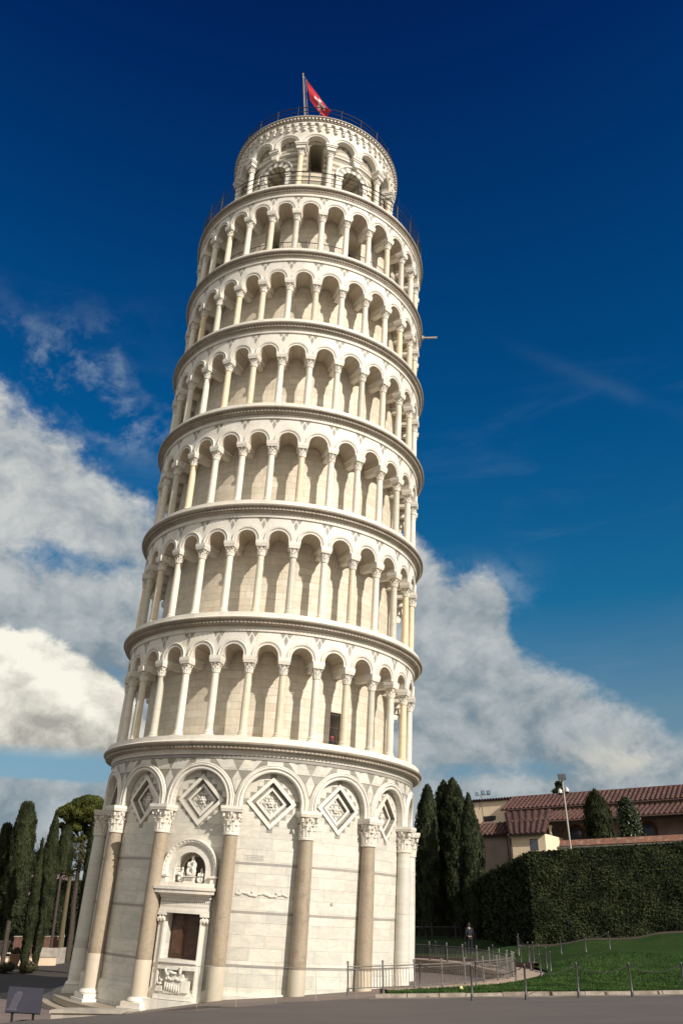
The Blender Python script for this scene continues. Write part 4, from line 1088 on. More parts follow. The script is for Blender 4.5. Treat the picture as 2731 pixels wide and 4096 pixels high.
left_cyp(Z2(945, 560), 96, 62, 'brownish cypress standing under the umbrella pine crown', 3490, seed=8, n=12000, prof=PB)
left_cyp(Z2(1345, 380), 78, 40, 'narrow cypress touching the left edge of the tower', None, seed=9, n=13000, prof=[(0, .6), (.2, .9), (.5, 1), (.85, .8), (.97, .5), (1, .2)])
# umbrella pine
pc = at(*Z2(1150, 400), 104); po = thing('umbrella_pine', 'umbrella pine with a rounded yellow green crown left of the tower', 'pine tree', (pc.x+.4, pc.y, GZ)); P0 = Vector((pc.x+.4, pc.y, GZ))
mb = MB(); mb.tube([(0, 0, -.3), (.1, 0, 3), (-.1, 0, 6.0), (.1, 0, pc.z-GZ-1.2)], [.34, .3, .26, .2], 9)
for k in range(9):
    a = k*2*pi/9; mb.tube([(0, 0, pc.z-GZ-3.2+.2*(k % 3)), (1.0*cos(a), .9*sin(a), pc.z-GZ-1.8), (2.0*cos(a), 1.8*sin(a), pc.z-GZ-.6)], [.12, .08, .03], 6)
mb.build('trunk', M_bark, po, 60)
R = random.Random(31); V = []; Fc = []; cb_ = MB()
cl = []
for (x, y, rr) in [(930, 360, .95), (1010, 290, .9), (1110, 250, 1.05), (1220, 210, 1.05), (1330, 230, 1.1), (1010, 430, .95), (1120, 370, 1.15), (1240, 330, 1.1), (1090, 480, .85), (1190, 450, .85), (1360, 360, 1.0), (1000, 520, .6), (1070, 560, .6), (1310, 470, .7), (1420, 290, 1.0), (1500, 380, .9)]:
    for dy in (0, 1):
        p = at(*Z2(x+R.uniform(-20, 20), y+R.uniform(-15, 15)), 102.6+dy*2.8+R.uniform(-.4, .4))-P0; cl.append((p, rr*1.02, 0))
for (x, y, rr) in [(860, 530, .42), (900, 600, .38), (930, 560, .45), (1010, 690, .38), (1060, 740, .36), (1120, 730, .4), (1170, 690, .38), (1210, 580, .45), (1240, 630, .4), (1150, 560, .45), (960, 640, .4), (1180, 530, .4)]:
    p = at(*Z2(x, y), 103.6)-P0; cl.append((p, rr, 1))
for p, rr, lo in cl:
    cb_.ball(tuple(p-Vector((0, 0, .12))), (rr*.78, rr*.78, rr*.52), 10, 7)
    for _ in range(int(900*rr*rr)+80):
        d = Vector((R.gauss(0, 1), R.gauss(0, 1), R.gauss(0, 1)+.15)).normalized(); q = p+Vector((d.x*rr, d.y*rr, d.z*rr*.72))*R.uniform(.82, 1.06)
        leaf_quads(V, Fc, q, d+Vector((R.uniform(-.6, .6), R.uniform(-.6, .6), .2)), Vector((R.uniform(-.6, .6), R.uniform(-.6, .6), 1)), .13, .22, R)
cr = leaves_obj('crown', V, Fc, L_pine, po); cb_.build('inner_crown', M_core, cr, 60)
# palm
pb = at(*Z2(975, 1230), 97); palm = thing('palm_tree', 'slender palm with a thin trunk between the cypresses left of the tower', 'palm tree', (pb.x, pb.y, GZ)); Hh = pb.z-GZ
mb = MB(); mb.tube([(0, 0, -.2), (0, 0, Hh*.5), (.05, 0, Hh)], [.30, .24, .20], 10); mb.build('trunk', plain('palm_bark', (.12, .095, .045), (.07, .055, .03), sc=9, rough=.9, bsc=20), palm, 60)
V = []; Fc = []
for k in range(26):
    a = R.uniform(0, 2*pi); el = R.uniform(-.5, 1.2); L = R.uniform(1.5, 2.3)
    for i in range(14):
        t = i/13; c = Vector((cos(a)*L*t*cos(el), sin(a)*L*t*cos(el), Hh+L*(sin(el)*t-.75*t*t)))
        for sg in (-1, 1): leaf_quads(V, Fc, c, Vector((0, 0, 1))+Vector((R.uniform(-.3, .3), R.uniform(-.3, .3), 0)), Vector((-sin(a)*sg+cos(a)*.6, cos(a)*sg+sin(a)*.6, -.4)), .07, .42*(1-.5*t), R)
leaves_obj('fronds', V, Fc, L_palm, palm)
# right hand cypresses
def rcyp(tp, bt, Yd, wid, label, **k):
    t = at(*C6(*tp), Yd); b = at(*C6(*bt), Yd); cypress((b.x, b.y, .7), (t.x, t.y, t.z), wid, label, **k)
gr = 'cypresses right of the tower'
rcyp((150, 205), (140, 850), 88, 1.9, 'leftmost dark cypress of the clump right beside the tower', seed=21, n=13000, blunt=1.8, zlow=1.2, group=gr, lf=.17, mat=L_cyp2)
rcyp((240, 180), (262, 850), 90, 2.2, 'middle cypress of the clump, darker left half of the broad pair', seed=22, n=13000, blunt=1.8, zlow=1.2, group=gr, lf=.17, mat=L_cyp2)
rcyp((288, 168), (330, 850), 89, 2.7, 'tallest cypress of the clump right of the tower', seed=23, n=17000, blunt=1.4, zlow=1.2, group=gr, lf=.17, mat=L_cyp2)
rcyp((375, 252), (405, 800), 84, 2.1, 'right hand cypress of the clump with a thin pointed top against the cream building', seed=24, n=13000, zlow=1.2, group=gr, lf=.17, mat=L_cyp2)
t = at(*C6(1072, 228), 70); cypress((t.x+.15, t.y, 5.5), t, 2.0, 'small spindly cypress in front of the tiled roofs behind the wall', n=6500, seed=25, blunt=1.0, zlow=.5, group=gr, lf=.12, mat=L_cyp)
# magnolia
t = at(*C6(1245, 270), 71); mo = thing('magnolia_tree', 'glossy leaved round tree in front of the portico', 'tree', (t.x, t.y, 5.5)); R = random.Random(9); Hm = t.z-5.5
mb = MB(); mb.tube([(0, 0, -.6), (0, 0, 1.5), (0, 0, Hm*.8)], [.14, .11, .03], 8)
for k in range(14): a = R.uniform(0, 6.28); z = R.uniform(1.2, Hm*.8); mb.tube([(0, 0, z), (cos(a)*.9*(1-z/Hm*.7), sin(a)*.9*(1-z/Hm*.7), z+.5)], [.05, .015], 5)
mb.build('trunk', M_bark, mo, 60); V = []; Fc = []
for _ in range(2600):
    t_ = R.random()**.8; rr = 1.15*sqrt(max(0.02, 1-t_**2.2))*(1+.14*sin(9*t_)); a = R.uniform(0, 6.28); r = rr*R.uniform(.45, 1.05)*(1+.15*sin(3*a+6*t_)); c = Vector((r*cos(a)+.1*(1-t_), r*sin(a), .9+t_*(Hm-.9)))
    leaf_quads(V, Fc, c, Vector((cos(a)+R.uniform(-.9, .9), sin(a)+R.uniform(-.9, .9), R.uniform(-.2, .9))), Vector((R.uniform(-1, 1), R.uniform(-1, 1), .5)), .13, .26, R)
leaves_obj('crown', V, Fc, L_mag, mo)
# tree top seen over the roof ridge
t = at(*C6(878, 178), 122); bo_ = thing('distant_tree', 'dark tree top showing above the roof ridge behind the floodlight mast', 'tree', (t.x, t.y, 0)); V = []; Fc = []
mb = MB(); mb.tube([(0, 0, 0), (0, 0, t.z-.6)], [.4, .06], 8); mb.build('trunk', M_bark, bo_)
for _ in range(2200):
    q = R.random(); rr = (.35+1.1*q)*(1+.3*sin(q*20)); a = R.uniform(0, 6.28); r = rr*R.random()**.5
    leaf_quads(V, Fc, Vector((r*cos(a)-.3*q, r*sin(a), t.z-3.2*q)), Vector((R.uniform(-1, 1), R.uniform(-1, 1), .3)), Vector((R.uniform(-.6, .6), R.uniform(-.6, .6), .7)), .14, .26, R)
leaves_obj('crown', V, Fc, L_cyp2, bo_)

# ---------------- the clipped hedge
HC = at(2098, 3415, 56); HT = HC.z; c0 = at(2141, 3783, 56); HT1 = at(2731, 3379, 53.4).z; c1 = at(2731, 3729, 53.4); c0.z = c1.z = 0; dirf = (c1-c0).normalized(); c2 = c0+dirf*34
_q = gp(1920, 3505, HT); _q.z = 0; backd = (_q-c0).normalized(); cL = c0+backd*42; HSL = (HT1-HT)/(c1-c0).length; Dp = 1.8
hedge = thing('clipped_hedge', 'tall clipped dark green hedge with a sharp corner on the right of the lawn', 'hedge', c0)
R = random.Random(77)
def hedge_face(name, a, b, nrm, n, mat, tilt=.17, w=.11, corew=.12):
    V = []; Fc = []; L = (b-a).length; d = (b-a).normalized()
    def zb(t): p = a+d*(L*t); return lawn_z(p.x, p.y) if p.x > 5 else 0
    for _ in range(n):
        t = R.random(); zlo = zb(t)-.05; q = R.random(); z = lerp(zlo, HT+(HSL*t*L if name == 'front_foliage' else 0), q); off = (1-q)*tilt+R.uniform(-.10, .10)+.07*sin(t*L*1.9+z*2.3)+.05*sin(t*L*4.7-z*3.7)
        c = a+d*(L*t)+nrm*off; c.z = z-.03
        leaf_quads(V, Fc, c-c0, nrm+Vector((R.uniform(-.65, .65), R.uniform(-.65, .65), R.uniform(-.3, .7))), Vector((R.uniform(-1, 1), R.uniform(-1, 1), R.uniform(-.3, 1))), w*R.uniform(.7, 1.3), w*1.7*R.uniform(.7, 1.3), R)
    return leaves_obj(name, V, Fc, mat, hedge)
nf = Vector((dirf.y, -dirf.x, 0)); nl = Vector((-backd.y, backd.x, 0))
hedge_face('front_foliage', c0, c2, nf, 95000, L_hedge, w=.072)
hedge_face('side_foliage', c0, cL, nl, 26000, L_hedge, w=.13)
V = []; Fc = []
for _ in range(15000):
    hz_ = 0
    if R.random() < .6: hz_ = R.uniform(0, 22); p = c0+dirf*hz_-nf*R.uniform(0, Dp)
    else: p = c0+backd*R.uniform(0, 44)-nl*R.uniform(0, Dp)
    leaf_quads(V, Fc, Vector((p.x, p.y, HT+HSL*hz_+R.uniform(-.12, .08)))-c0, Vector((R.uniform(-.8, .8), R.uniform(-.8, .8), 1)), Vector((R.uniform(-1, 1), R.uniform(-1, 1), .6)), .10, .19, R)
leaves_obj('top_foliage', V, Fc, L_hedge, hedge)
mb = MB()
def slab(a, b, nrm, e=0):
    vs = [a-nrm*.08-c0, b-nrm*.08-c0, b-nrm*Dp-c0, a-nrm*Dp-c0]; mb.add([(p.x, p.y, -1) for p in vs]+[(p.x, p.y, HT-.10+(e if i in (1, 2) else 0)) for i, p in enumerate(vs)], [(4, 5, 6, 7), (0, 1, 5, 4), (1, 2, 6, 5), (2, 3, 7, 6), (3, 0, 4, 7)])
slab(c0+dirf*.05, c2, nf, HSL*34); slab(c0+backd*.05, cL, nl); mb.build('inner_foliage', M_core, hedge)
mb = MB()                                                            # soil strip along the hedge foot
p_ = [c0+dirf*i*1.0 for i in range(-1, 30)]
mb.grid([[(q.x+nf.x*o_, q.y+nf.y*o_, lawn_z(q.x+nf.x*o_, q.y+nf.y*o_)+.02+.03*(o_ < .5)) for q in p_] for o_ in (-.1, .55)], 0)
struct(mb.build('soil', M_soil)); 
mb = MB(); mb.grid([[(q.x+nf.x*o_, q.y+nf.y*o_, lawn_z(q.x+nf.x*o_, q.y+nf.y*o_)+.09-.10*(o_ in (.55, .75))) for q in p_] for o_ in (.55, .56, .74, .75)], 0)
struct(mb.build('hedge_kerb', M_soil))
# dark shrubbery closing the shaded side behind the basin
def hedge_block(a, b, h, dep, label, n, mat, z0=0.0, w=.18, name='hedge'):
    a, b = Vector(a), Vector(b); d = (b-a).normalized(); nr = Vector((d.y, -d.x, 0)); L = (b-a).length
    o = thing(name, label, 'hedge', (a.x, a.y, z0)); V = []; Fc = []; zz = Vector((0, 0, z0))
    for _ in range(n):
        t = R.random()*L
        if R.random() < .75: c = d*t+nr*R.uniform(-.08, .15); c.z = R.uniform(0, h); nn = nr
        else: c = d*t-nr*R.uniform(0, dep); c.z = h+R.uniform(-.1, .12)+.15*sin(t*1.3); nn = Vector((0, 0, 1))
        leaf_quads(V, Fc, c, nn+Vector((R.uniform(-.8, .8), R.uniform(-.8, .8), R.uniform(-.2, .8))), Vector((R.uniform(-1, 1), R.uniform(-1, 1), .8)), w*R.uniform(.6, 1.3), w*1.7, R)
    f_ = leaves_obj('foliage', V, Fc, mat, o)
    mb = MB(); vs = [-nr*.12, d*L-nr*.12, d*L-nr*dep, -nr*dep]; mb.add([(p.x, p.y, -.5) for p in vs]+[(p.x, p.y, h-.08) for p in vs], [(4, 5, 6, 7), (0, 1, 5, 4), (1, 2, 6, 5), (2, 3, 7, 6), (3, 0, 4, 7)]); mb.build('inner_foliage', M_core, f_)
    return o
hedge_block((2, 98, 0), (17, 100, 0), 5.6, 3, 'dark shaded hedge closing the lawn behind the basin', 9000, L_cyp2, .3)

# ---------------- garden wall with brick coping, behind the hedge
w0 = Vector((16.28, 66, 0)); w1 = Vector((23.67, 61.15, 0)); wd = (w1-w0).normalized(); wn = Vector((wd.y, -wd.x, 0)); WT = 7.75
gwall = thing('garden_wall', 'pale plastered wall topped with a sloping brick coping behind the hedge', 'wall', w0, atan2(wd.y, wd.x))
M_plas = plain('cream_plaster', (.80, .63, .45), (.70, .54, .38), sc=1.2, rough=.9, bsc=10)
M_plas2 = plain('peeling_white_plaster', (.66, .62, .50), (.48, .42, .33), sc=2.2, rough=.9, bsc=10)
m_, n_, b_ = newmat('coping_brick'); v_b = n_.n('ShaderNodeTexCoord').outputs['Object']; br = n_.n('ShaderNodeTexBrick'); xx, yy, zz_ = n_.sep(v_b); n_.put(br.inputs['Vector'], n_.comb(xx, n_.m('ADD', yy, zz_), 0.0)); br.inputs['Scale'].default_value = 1
br.inputs['Brick Width'].default_value = .30; br.inputs['Row Height'].default_value = .5; br.inputs['Mortar Size'].default_value = .012; br.inputs['Color1'].default_value = (.26, .105, .06, 1); br.inputs['Color2'].default_value = (.17, .075, .05, 1); br.inputs['Mortar'].default_value = (.2, .16, .12, 1); br.inputs['Bias'].default_value = 0
n_.put(b_.inputs['Base Color'], n_.mix(n_.mr(n_.noise(v_b, 2.3, 6, .7), .5, .68), br.outputs['Color'], (.36, .28, .21))); b_.inputs['Roughness'].default_value = .9; bump(n_, b_, br.outputs['Fac'], -.03, .6); M_cop = m_
mb = MB(); mb.box(-.3, 30, 0, .5, 3, WT-.42, nx=1); mb.box(-.35, 30, -.06, .56, WT-.56, WT-.50); mb.build('wall', M_plas2, gwall)
mb = MB(); mb.prism([(0, 0)], 0, 0) if False else None
mb.add([(-.1, -.13, WT-.42), (30, -.13, WT-.42), (30, .25, WT), (-.1, .25, WT), (-.1, .63, WT-.42), (30, .63, WT-.42)], [(0, 1, 2, 3), (3, 2, 5, 4), (0, 3, 4), (1, 5, 2), (0, 4, 5, 1)]); mb.build('coping', M_cop, gwall)
mb = MB(); mb.tube([(.8, -.1, WT-.62), (8, -.08, WT-.58), (29, -.08, WT-.60)], .02, 5); mb.build('cable', M_iron, gwall)

# ---------------- tiled farmstead-like range on the right
BK = 1.12; B0 = Vector((17.715*BK, 90*BK, 0)); be1 = Vector((.8637, -.5040, 0)); be2 = Vector((-.5040, -.8637, 0))
bld = thing('tiled_building', 'long cream building with two tiers of red barrel tile roofs behind the hedge', 'building', B0)
def BX(s_, t, z): return tuple(be1*(s_*BK)+be2*(t*BK)+Vector((0, 0, (z-2.2)*BK+2.2)))
m_, n_, b_ = newmat('red_barrel_tile'); v_b = n_.n('ShaderNodeTexCoord').outputs['Object']; g_i = n_.n('ShaderNodeNewGeometry').outputs['Random Per Island']
cc = n_.mix(n_.mr(g_i, .0, 1.0), (.075, .030, .024), (.115, .054, .040)); cc = n_.mix(n_.mr(n_.noise(v_b, 5, 5, .7), .45, .65), cc, (.07, .038, .030)); cc = n_.mix(n_.mr(n_.noise(v_b, 9, 3, .6), .62, .74), cc, (.22, .165, .13))
n_.put(b_.inputs['Base Color'], cc); b_.inputs['Roughness'].default_value = .85; M_tile = m_
M_tile_u = plain('tile_underlay', (.07, .035, .025), (.04, .02, .015))
def tile_roof(parent, P00, P10, P01, P11, name='roof', pitch=.50, tl=.62):
    """P00-P10 eave left/right, P01-P11 top left/right (building coords tuples)"""
    a, b, c, d = [Vector(BX(*p)) for p in (P00, P10, P01, P11)]
    n = max(2, int((b-a).length/pitch)); up = ((b-a).cross(c-a)).normalized(); up = up if up.z > 0 else -up
    mb = MB()
    for i in range(n):
        u = (i+.5)/n; e, t_ = a.lerp(b, u), c.lerp(d, u); L = (t_-e).length
        if L < .15: continue
        m = max(1, int(L/tl)); w_e = (b-a)/n*.33; w_t = (d-c)/n*.33
        if w_t.length < .02: w_t = w_e*.9
        for k in range(m):
            p, q = e.lerp(t_, k/m), e.lerp(t_, (k+1.12)/m if k < m-1 else 1.0); h0, h1 = .17, .125; j = rnd.uniform(-.012, .012)
            w0_ = w_e.lerp(w_t, k/m)*1.08; w1_ = w_e.lerp(w_t, k/m)*.88; jj = be1*j
            r0 = [p+w0_*x+up*(h0*z)+jj for x, z in ((-1, 0), (-.7, .75), (0, 1.05), (.7, .75), (1, 0))]
            r1 = [q+w1_*x+up*(h1*z)+jj for x, z in ((-1, 0), (-.7, .75), (0, 1.05), (.7, .75), (1, 0))]
            mb.grid([r0, r1]); mb.add(r0, [(0, 1, 2, 3, 4)])
    o = mb.build(name, M_tile, parent, 0, False)
    ub = MB(); off = up*.02; vs = [a-off*0+off*.2, b+off*.2, d+off*.2, c+off*.2]; ub.add([tuple(v) for v in vs]+[tuple(v-up*.14) for v in vs], [(0, 1, 2, 3), (7, 6, 5, 4), (0, 4, 5, 1), (1, 5, 6, 2), (2, 6, 7, 3), (3, 7, 4, 0)])
    ub.build('roof_deck', M_tile_u, o); return o
def wallp(parent, s0, s1, t0, t1, z0, z1, mat, name='wall'):
    mb = MB(); vs = [BX(s0, t0, z0), BX(s1, t0, z0), BX(s1, t1, z0), BX(s0, t1, z0), BX(s0, t0, z1), BX(s1, t0, z1), BX(s1, t1, z1), BX(s0, t1, z1)]
    mb.add(vs, [(0, 1, 5, 4), (1, 2, 6, 5), (2, 3, 7, 6), (3, 0, 4, 7), (4, 5, 6, 7)]); return mb.build(name, mat, parent)
EL_ = 46
M_plasd = plain('pinkish_plaster', (.40, .30, .26), (.31, .23, .20), sc=.9, rough=.9, bsc=8)
M_br = plain('brown_brick', (.17, .08, .055), (.10, .05, .04), sc=4, rough=.9)
wallp(bld, .2, EL_, -4.5, 2.9, 4, 12.35, M_plas)                     # main range
tile_roof(bld, (-.1, 3.5, 12.33), (EL_, 3.5, 12.33), (-.1, 0, 13.88), (EL_, 0, 13.88))
tile_roof(bld, (EL_, -4.9, 12.2), (-.1, -4.9, 12.2), (EL_, 0, 13.88), (-.1, 0, 13.88))
mb = MB()
for i in range(int((EL_+.1)/.45)): mb.lathe([(.13, 0), (.11, .47)], 8, xf=lambda x, y, z: BX(-.1+i*.45+z, y, 13.88+x))
mb.build('ridge_tiles', M_tile, bld, 0, False)
tile_roof(bld, (2.2, 8.0, 10.60), (EL_, 8.0, 10.60), (2.2, 3.1, 12.02), (EL_, 3.1, 12.02))     # portico roof
for t_, z_ in ((3.62, 12.25), (8.1, 10.52)):
    mb = MB(); mb.tube([BX(-.1 if t_ < 5 else 5.2, t_, z_), BX(EL_, t_, z_)], .07, 6); mb.build('gutter', plain('copper_gutter', (.10, .055, .045), rough=.6), bld)
wallp(bld, 2.4, EL_, 3.9, 4.0, 4, 11.7, M_plasd, 'portico_wall')
M_beam = plain('dark_beam', (.05, .03, .022))
wallp(bld, 5.5, EL_, 7.35, 7.6, 10.25, 10.5, M_beam, 'portico_beam')
wallp(bld, 2.4, EL_, 4.0, 8.0, 7.45, 7.5, M_floor, 'portico_floor')
wallp(bld, 6.2, EL_, 7.3, 7.75, 4, 8.45, M_plas, 'portico_parapet')
for s_ in (5.95, 12.4, 18.9, 25.4, 32):
    mb = MB(); mb.lathe([(.19, 8.35), (.19, 8.5), (.14, 8.55), (.125, 9.95), (.17, 10.0), (.23, 10.16), (.23, 10.25)], 12, xf=lambda x, y, z: tuple(Vector(BX(s_, 7.5, z))+Vector((x, y, 0)))); mb.build('portico_column', M_plas2, bld, 40)
for s_ in (7.3, 13.9, 20.5, 27):
    mb = MB(); q = lambda x, d, z: BX(s_+x, 4.0+d, z)
    sweep(mb, arch_path(0, 9.75, 8.0, 14), [(.48, .02), (.62, .05), (.80, .05), (.80, 0)], q); fr = mb.build('window_surround', M_br, bld)
    mb = MB(); mb.prism([(-.5, 8.0), (.5, 8.0)]+[(.5*cos(pi*i/12), 9.75+.5*sin(pi*i/12)) for i in range(13)], .01, .03, 0, q); mb.build('window_pane', plain('blue_reflecting_glass', (.10, .14, .20), rough=.12, spec=.9), fr)
    mb = MB(); sweep(mb, [(0-1.05, 9.8, cos(pi-pi*i/10), sin(pi-pi*i/10)) for i in range(6)], [(.25, .03), (.33, .03)], q); mb.build('brick_arch_trace', M_br, bld)
# left block with the lit gable wall
blk = bld
wallp(bld, -4.45, .2, -3.5, -.12, 4, 13.72, M_plas, 'block_wall'); wallp(bld, -4.6, .1, -3.7, .06, 13.72, 13.80, M_tile_u, 'block_eave')
mb = MB()
for i in range(15): mb.lathe([(.13, 0), (.10, .5)], 8, xf=lambda x, y, z: BX(-4.5+i*.31+x, -.3-z+.45, 13.86+y-.12*z))
mb.build('block_tiles', M_tile, bld, 0, False)
mb = MB(); q = [BX(-3.35, -.10, 11.72), BX(-2.0, -.10, 11.72), BX(-2.0, -.10, 12.25), BX(-3.35, -.10, 12.25)]; mb.add(q, [(0, 1, 2, 3)]); mb.build('dark_opening', M_dark, bld)
# triangular sloping wall between block and lower roofs
mb = MB(); mb.add([BX(-2.6, 2.2, 11.0), BX(.3, 3.4, 11.9), BX(.3, 3.4, 10.6), BX(-2.6, 2.2, 10.6), BX(-2.6, 2.0, 11.0), BX(.3, 3.2, 11.9)], [(0, 1, 2, 3), (0, 1, 5, 4)]); mb.build('sloping_wall', M_plas, bld)
tile_roof(bld, (-2.2, 8, 9.62), (1.9, 8, 9.62), (-2.2, 5.0, 10.98), (1.9, 5.0, 10.98))
wallp(bld, -2.1, 3.6, 2, 7.6, 3, 9.6, M_plasd)
# front wing
tile_roof(bld, (3.55, 12, 9.20), (6.85, 12, 9.20), (.42, 4.0, 12.0), (5.3, 3.9, 12.0))
wallp(bld, 3.62, 6.65, 6.0, 11.55, 3, 9.18, M_plas, 'wing_wall')
mb = MB(); mb.box(0, 1, 0, 1, 0, 1); 
mb = MB(); mb.prism([(5.25, 7.86), (5.98, 7.86), (5.98, 8.80), (5.25, 8.80)], 11.552, 11.56, 0, BX); wf = mb.build('window', plain('dark_window_frame', (.07, .035, .03)), bld)
mb = MB(); mb.prism([(5.31, 7.92), (5.92, 7.92), (5.92, 8.74), (5.31, 8.74)], 11.562, 11.566, 0, BX); mb.build('pane', plain('dark_blue_glass', (.035, .05, .09), rough=.12, spec=.9), wf)
mb = MB(); mb.prism([(5.18, 7.80), (6.05, 7.80), (6.05, 7.86), (5.18, 7.86)], 11.5, 11.64, 0, BX); mb.build('window_sill', M_smooth2, wf)
mb = MB(); mb.tube([BX(3.5, 12.05, 9.05), BX(3.5, 11.6, 8.8), BX(3.55, 11.62, 5)], .05, 6); mb.build('drainpipe', M_iron, bld)
mb = MB(); mb.tube([BX(1.9, 8.0, 9.5), BX(1.95, 7.65, 5)], .05, 6); mb.build('drainpipe', M_iron, bld)
# roof floodlights
fl = at(*C6(460, 400), 91.0*BK); ft = at(*C6(460, 252), 91.0*BK)
fo = thing('floodlight_bar', 'triple floodlight on a thin bar on top of the cream block', 'floodlight', fl)
mb = MB(); mb.tube([(0, 0, -.1), (0, 0, ft.z-fl.z)], .035, 6); W_ = at(*C6(495, 250), 91.0*BK)-at(*C6(418, 250), 91.0*BK); T0 = at(*C6(418, 252), 91.0*BK)-fl; T1 = at(*C6(497, 247), 91.0*BK)-fl; mb.tube([T0, T1], .03, 6)
X0 = at(*C6(437, 290), 91.0*BK)-fl; X1 = at(*C6(437, 330), 91.0*BK)-fl
mb.tube([X0, X1], .02, 4); mb.tube([X0, (0, 0, X1.z)], .02, 4); mb.tube([X1, (0, 0, X0.z)], .02, 4); mb.build('bracket', M_steel, fo)
for k, (x, y) in enumerate(((425, 240), (457, 236), (488, 236))):
    p = at(*C6(x, y), 91.0*BK)-fl; mb = MB(); mb.box(p.x-.2, p.x+.2, p.y-.14, p.y+.14, p.z-.2, p.z+.22); mb.box(p.x-.16, p.x+.16, p.y-.16, p.y-.14, p.z-.16, p.z+.18, 1); mb.build('lamp', [plain('pale_lamp_housing', (.5, .5, .46)) if k == 0 else M_steel, plain('lamp_glass', (.12, .2, .28), rough=.15, spec=.8)], fo)
# floodlight mast with dome cameras
mt, mbs = at(*C6(897, 165), 64), at(*C6(940, 495), 64); mast = thing('floodlight_mast', 'tall slim mast with a square floodlight and two dome cameras behind the hedge wall', 'mast', (mbs.x, mbs.y, 5.5))
zt = mt.z-5.5; dx = (mt.x-mbs.x)
mb = MB(); mb.tube([(0, 0, -.5), (dx, 0, zt)], [.075, .05], 10); mb.build('pole', plain('mast_paint', (.42, .40, .34), (.3, .28, .24), rough=.5), mast, 40)
mb = MB(); mb.box(-.27, .27, -.12, .16, zt-.02, zt+.42, xf=lambda x, y, z: (x+dx, y-.1+(z-zt)*.3, z)); mb.box(-.22, .22, -.135, -.12, zt+.03, zt+.37, 1, xf=lambda x, y, z: (x+dx, y-.1+(z-zt)*.3, z)); mb.build('floodlight', [M_steel, plain('lamp_lens', (.05, .05, .06), rough=.15, spec=.8)], mast)
for sg, zc in ((-1, .02), (1, .12)):
    mb = MB(); cx = dx+sg*.26; z_ = zt-.95+zc; mb.tube([(dx, 0, z_+.1), (cx, 0, z_+.28)], .02, 5); mb.lathe([(0.0, .32), (.05, .3), (.12, .2), (.16, .02), (.16, -.02)], 14, xf=lambda x, y, z: (x+cx, y, z+z_)); mb.lathe([(.15, -.02), (.12, -.13), (0, -.18)], 14, mi=1, xf=lambda x, y, z: (x+cx, y, z+z_)); mb.build('dome_camera', [plain('white_housing', (.6, .6, .58), rough=.3), plain('smoked_dome', (.02, .02, .02), rough=.1, spec=.8)], mast, 40)

# ---------------- people
def person(name, label, loc, h, rz, shirt, trous, hair, stance='stand', parent=None, arm=0.0):
    o = thing(name, label, 'person', loc, rz); k = h/1.75
    J = {'hip': (0, 0, .95), 'belly': (0, .01, 1.12), 'chest': (0, 0, 1.32), 'neck': (0, 0, 1.48), 'head': (0, -.02, 1.60), 'crown': (0, -.01, 1.68),
         'sl': (-.18, 0, 1.42), 'el': (-.24, .02, 1.14), 'wl': (-.24-.05*arm, -.10-.15*arm, .92+.2*arm), 'sr': (.18, 0, 1.42), 'er': (.24, .02, 1.14), 'wr': (.24, -.10, .92),
         'hl': (-.09, 0, .9), 'kl': (-.10, -.03, .50), 'al': (-.11, .02, .09), 'tl': (-.12, -.14, .04), 'hr': (.09, 0, .9), 'kr': (.11, -.01, .50), 'ar': (.12, .04, .09), 'tr': (.13, -.12, .04), 'fl': (-.25-.05*arm, -.15-.17*arm, .85+.22*arm), 'fr': (.25, -.14, .84)}
    Rr = dict(hip=.125, belly=.115, chest=.135, neck=.055, head=.085, crown=.075, sl=.065, el=.042, wl=.03, sr=.065, er=.042, wr=.03, hl=.09, kl=.06, al=.042, tl=.035, hr=.09, kr=.06, ar=.042, tr=.035, fl=.032, fr=.032)
    def skin(nm, names, edges, mat, grow, par):
        me = bpy.data.meshes.new(nm); me.from_pydata([tuple(c*k for c in J[n]) for n in names], [(names.index(a), names.index(b)) for a, b in edges], []); me.materials.append(mat)
        ob = link(nm, me, par); sm = ob.modifiers.new('skin', 'SKIN'); sm.use_smooth_shade = True
        for i, n in enumerate(names): r = (Rr[n]+grow)*k; me.skin_vertices[0].data[i].radius = (r, r*.85)
        me.skin_vertices[0].data[0].use_root = True
        ss = ob.modifiers.new('sub', 'SUBSURF'); ss.levels = 1; ss.render_levels = 2; return ob
    E_ = [('hip', 'belly'), ('belly', 'chest'), ('chest', 'neck'), ('neck', 'head'), ('head', 'crown'), ('chest', 'sl'), ('sl', 'el'), ('el', 'wl'), ('wl', 'fl'), ('chest', 'sr'), ('sr', 'er'), ('er', 'wr'), ('wr', 'fr'), ('hip', 'hl'), ('hl', 'kl'), ('kl', 'al'), ('al', 'tl'), ('hip', 'hr'), ('hr', 'kr'), ('kr', 'ar'), ('ar', 'tr')]
    b = skin('body', list(J), E_, M_skin, 0, o)
    skin('jacket', ['hip', 'belly', 'chest', 'sl', 'el', 'wl', 'sr', 'er', 'wr'], [('hip', 'belly'), ('belly', 'chest'), ('chest', 'sl'), ('sl', 'el'), ('el', 'wl'), ('chest', 'sr'), ('sr', 'er'), ('er', 'wr')], plain('jacket_cloth', shirt, rough=.9), .030, o)
    skin('trousers', ['hip', 'hl', 'kl', 'al', 'hr', 'kr', 'ar'], [('hip', 'hl'), ('hl', 'kl'), ('kl', 'al'), ('hip', 'hr'), ('hr', 'kr'), ('kr', 'ar')], plain('trouser_cloth', trous, rough=.9), .026, o)
    mb = MB(); mb.ball((0, .015*k, 1.66*k), (.088*k, .095*k, .09*k), 12, 8); mb.ball((0, .05*k, 1.60*k), (.08*k, .06*k, .10*k), 10, 8); mb.build('hair', plain('hair', hair, rough=.7), o, 60)
    return o
